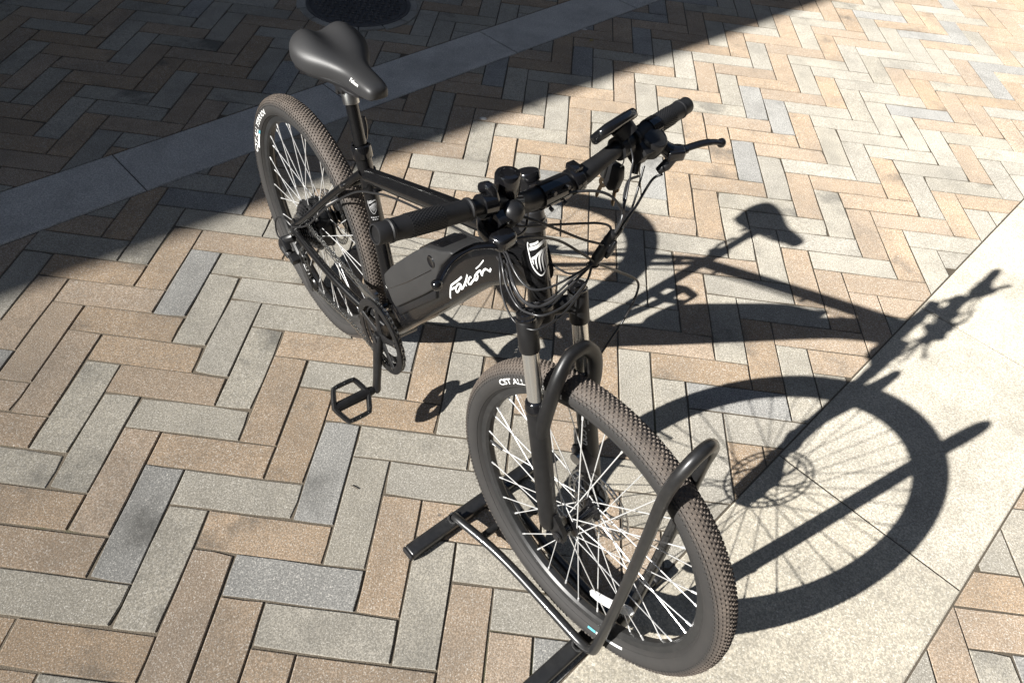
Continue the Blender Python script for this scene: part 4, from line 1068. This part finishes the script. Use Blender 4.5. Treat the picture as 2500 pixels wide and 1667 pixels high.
# rear cables under the top tube and along the stays
MB().tube(cr([(.835, -.014, .842), (.70, -.016, .798), (.56, -.014, .752), (.43, -.012, .703), (.36, -.018, .672), (.30, -.032, .640), (.20, -.052, .545), (.10, -.066, .430), (.03, -.076, .378), (.012, -.078, .372)], 6), .0025, 8).build('shift_cable', M['cable'], bike, smooth=60)
MB().tube(cr([(.835, .012, .842), (.70, .014, .798), (.56, .012, .752), (.43, .012, .705), (.34, .020, .672), (.25, .040, .600), (.12, .062, .470), (.045, .060, .415)], 6), .0025, 8).build('brake_cable', M['cable'], bike, smooth=60)
for t in (.12, .55, .85):
    p = Vector((.300, 0, .676)).lerp(Vector((.852, 0, .880)), t)+Vector((0, 0, -.0205)); MB().box(p, (.012, .034, .007), Matrix.Rotation(-.35, 3, 'Y')).build('cable_guide', M['gloss'], frame, bevel=.001)
# red and white tag strip near the chainstay bridge is left as bare paint; chain runs above

# ---- keys hanging under the bar
kp = toW = None
base = bike.matrix_basis if False else Matrix.Translation((.0074, .9003, 0)) @ Matrix.Rotation(AZ, 4, 'Z')
kw = base @ MS @ Vector((.868, .140, 1.005))
keys = empty('key_bunch', kw, AZ); 
tag(keys, 'two brass keys on a black fob hanging from the handlebar under the display', 'keys')
b = MB(); b.tube([(.0+.012*math.cos(a), .012*math.sin(a)*.3, -.014+.012*math.sin(a)) for a in [2*math.pi*i/20 for i in range(20)]], .0011, 6, closed=True); b.build('split_ring', M['steel'], keys)
MB().prism([(-.013, -.022), (.012, -.020), (.017, -.040), (.013, -.062), (0, -.070), (-.014, -.064), (-.018, -.042)], -.007, .007).build('key_fob', M['plastic'], keys, bevel=.003)
MB().prism([(-.018, -.030), (-.010, -.026), (-.012, -.052), (-.020, -.050)], -.011, -.0075, e3=(0, 1, 0)).build('fob_badge', M['steel'], keys)
for k, (a, yy) in enumerate(((.25, -.004), (-.05, .006))):
    b = MB(); b.lathe([(.002, -.001), (.0085, -.001), (.0085, .001), (.002, .001)], o=(0, 0, -.066), axis=(0, 1, 0), seg=16, close=True)
    b.prism([(-.0032, -.072), (.0032, -.072), (.0032, -.098), (.0012, -.101), (-.0015, -.098), (-.0032, -.094), (-.0022, -.090), (-.0034, -.086)], -.001, .001)
    b.build('key', M['brass'], keys, mat=Matrix.Translation((0, yy, 0)) @ Matrix.Rotation(a, 4, 'Y'))

# ------------------------------------------------------------------ small debris
M['leaf'] = simple('dry_leaf', (.42, .33, .10), .8, var=.25, vscale=80)
M['twig'] = simple('dry_twig', (.06, .045, .03), .9)
M['scrap'] = simple('paper_scrap', (.62, .60, .56), .8, var=.1)
def leaf(loc, rz, L_=.022):
    b = MB(); n = 6; vs = []
    for i in range(n+1):
        t = i/n; w_ = L_*.32*math.sin(math.pi*t)**.8; zc = .003*math.sin(math.pi*t)
        vs += [((t-.5)*L_, -w_, .0015+zc+.002), ((t-.5)*L_, 0, .001+zc), ((t-.5)*L_, w_, .0015+zc+.003)]
    fs = []
    for i in range(n):
        for k in range(2): fs.append((3*i+k, 3*i+3+k, 3*i+4+k, 3*i+1+k))
    b.add(vs, fs); b.tube([(-L_*.5, 0, .001), (-L_*.85, .001, .002)], .0005, 5)
    o = b.build('fallen_leaf', M['leaf'], smooth=0); o.location = loc; o.rotation_euler = (0, 0, rz); return o
tag(leaf((.79, 2.969, .001), .6), 'small yellow dry leaf lying in the shade near the granite band', 'leaf')
b = MB(); b.add([(-.011, -.006, .001), (.009, -.008, .003), (.013, .004, .0012), (.002, .009, .004), (-.010, .006, .0015), (0, 0, .005)], [(0, 1, 5), (1, 2, 5), (2, 3, 5), (3, 4, 5), (4, 0, 5)])
o = b.build('paper_scrap', M['scrap'], smooth=0); o.location = (.753, 3.09, .001); tag(o, 'tiny crumpled pale paper scrap against the granite band edge', 'litter')
b = MB(); b.lathe([(0, .0035), (.006, .0032), (.011, .002), (.0135, 0)], axis=(0, 0, 1), seg=14); o = b.build('gum_blob', M['scrap'], smooth=60); o.location = (.342, 2.117, .0004); o.scale = (1.2, .85, 1)
tag(o, 'pale flattened gum blob on the paving at the shadow edge', 'gum')
o = MB().tube(cr([(-.010, .004, .0018), (-.002, .0005, .0024), (.010, -.004, .0018)], 4), [.0011]*9, 6).build('dry_twig', M['twig'], smooth=60); o.location = (.226, .309, 0)
tag(o, 'short dark dry twig lying on a pale paver', 'twig')
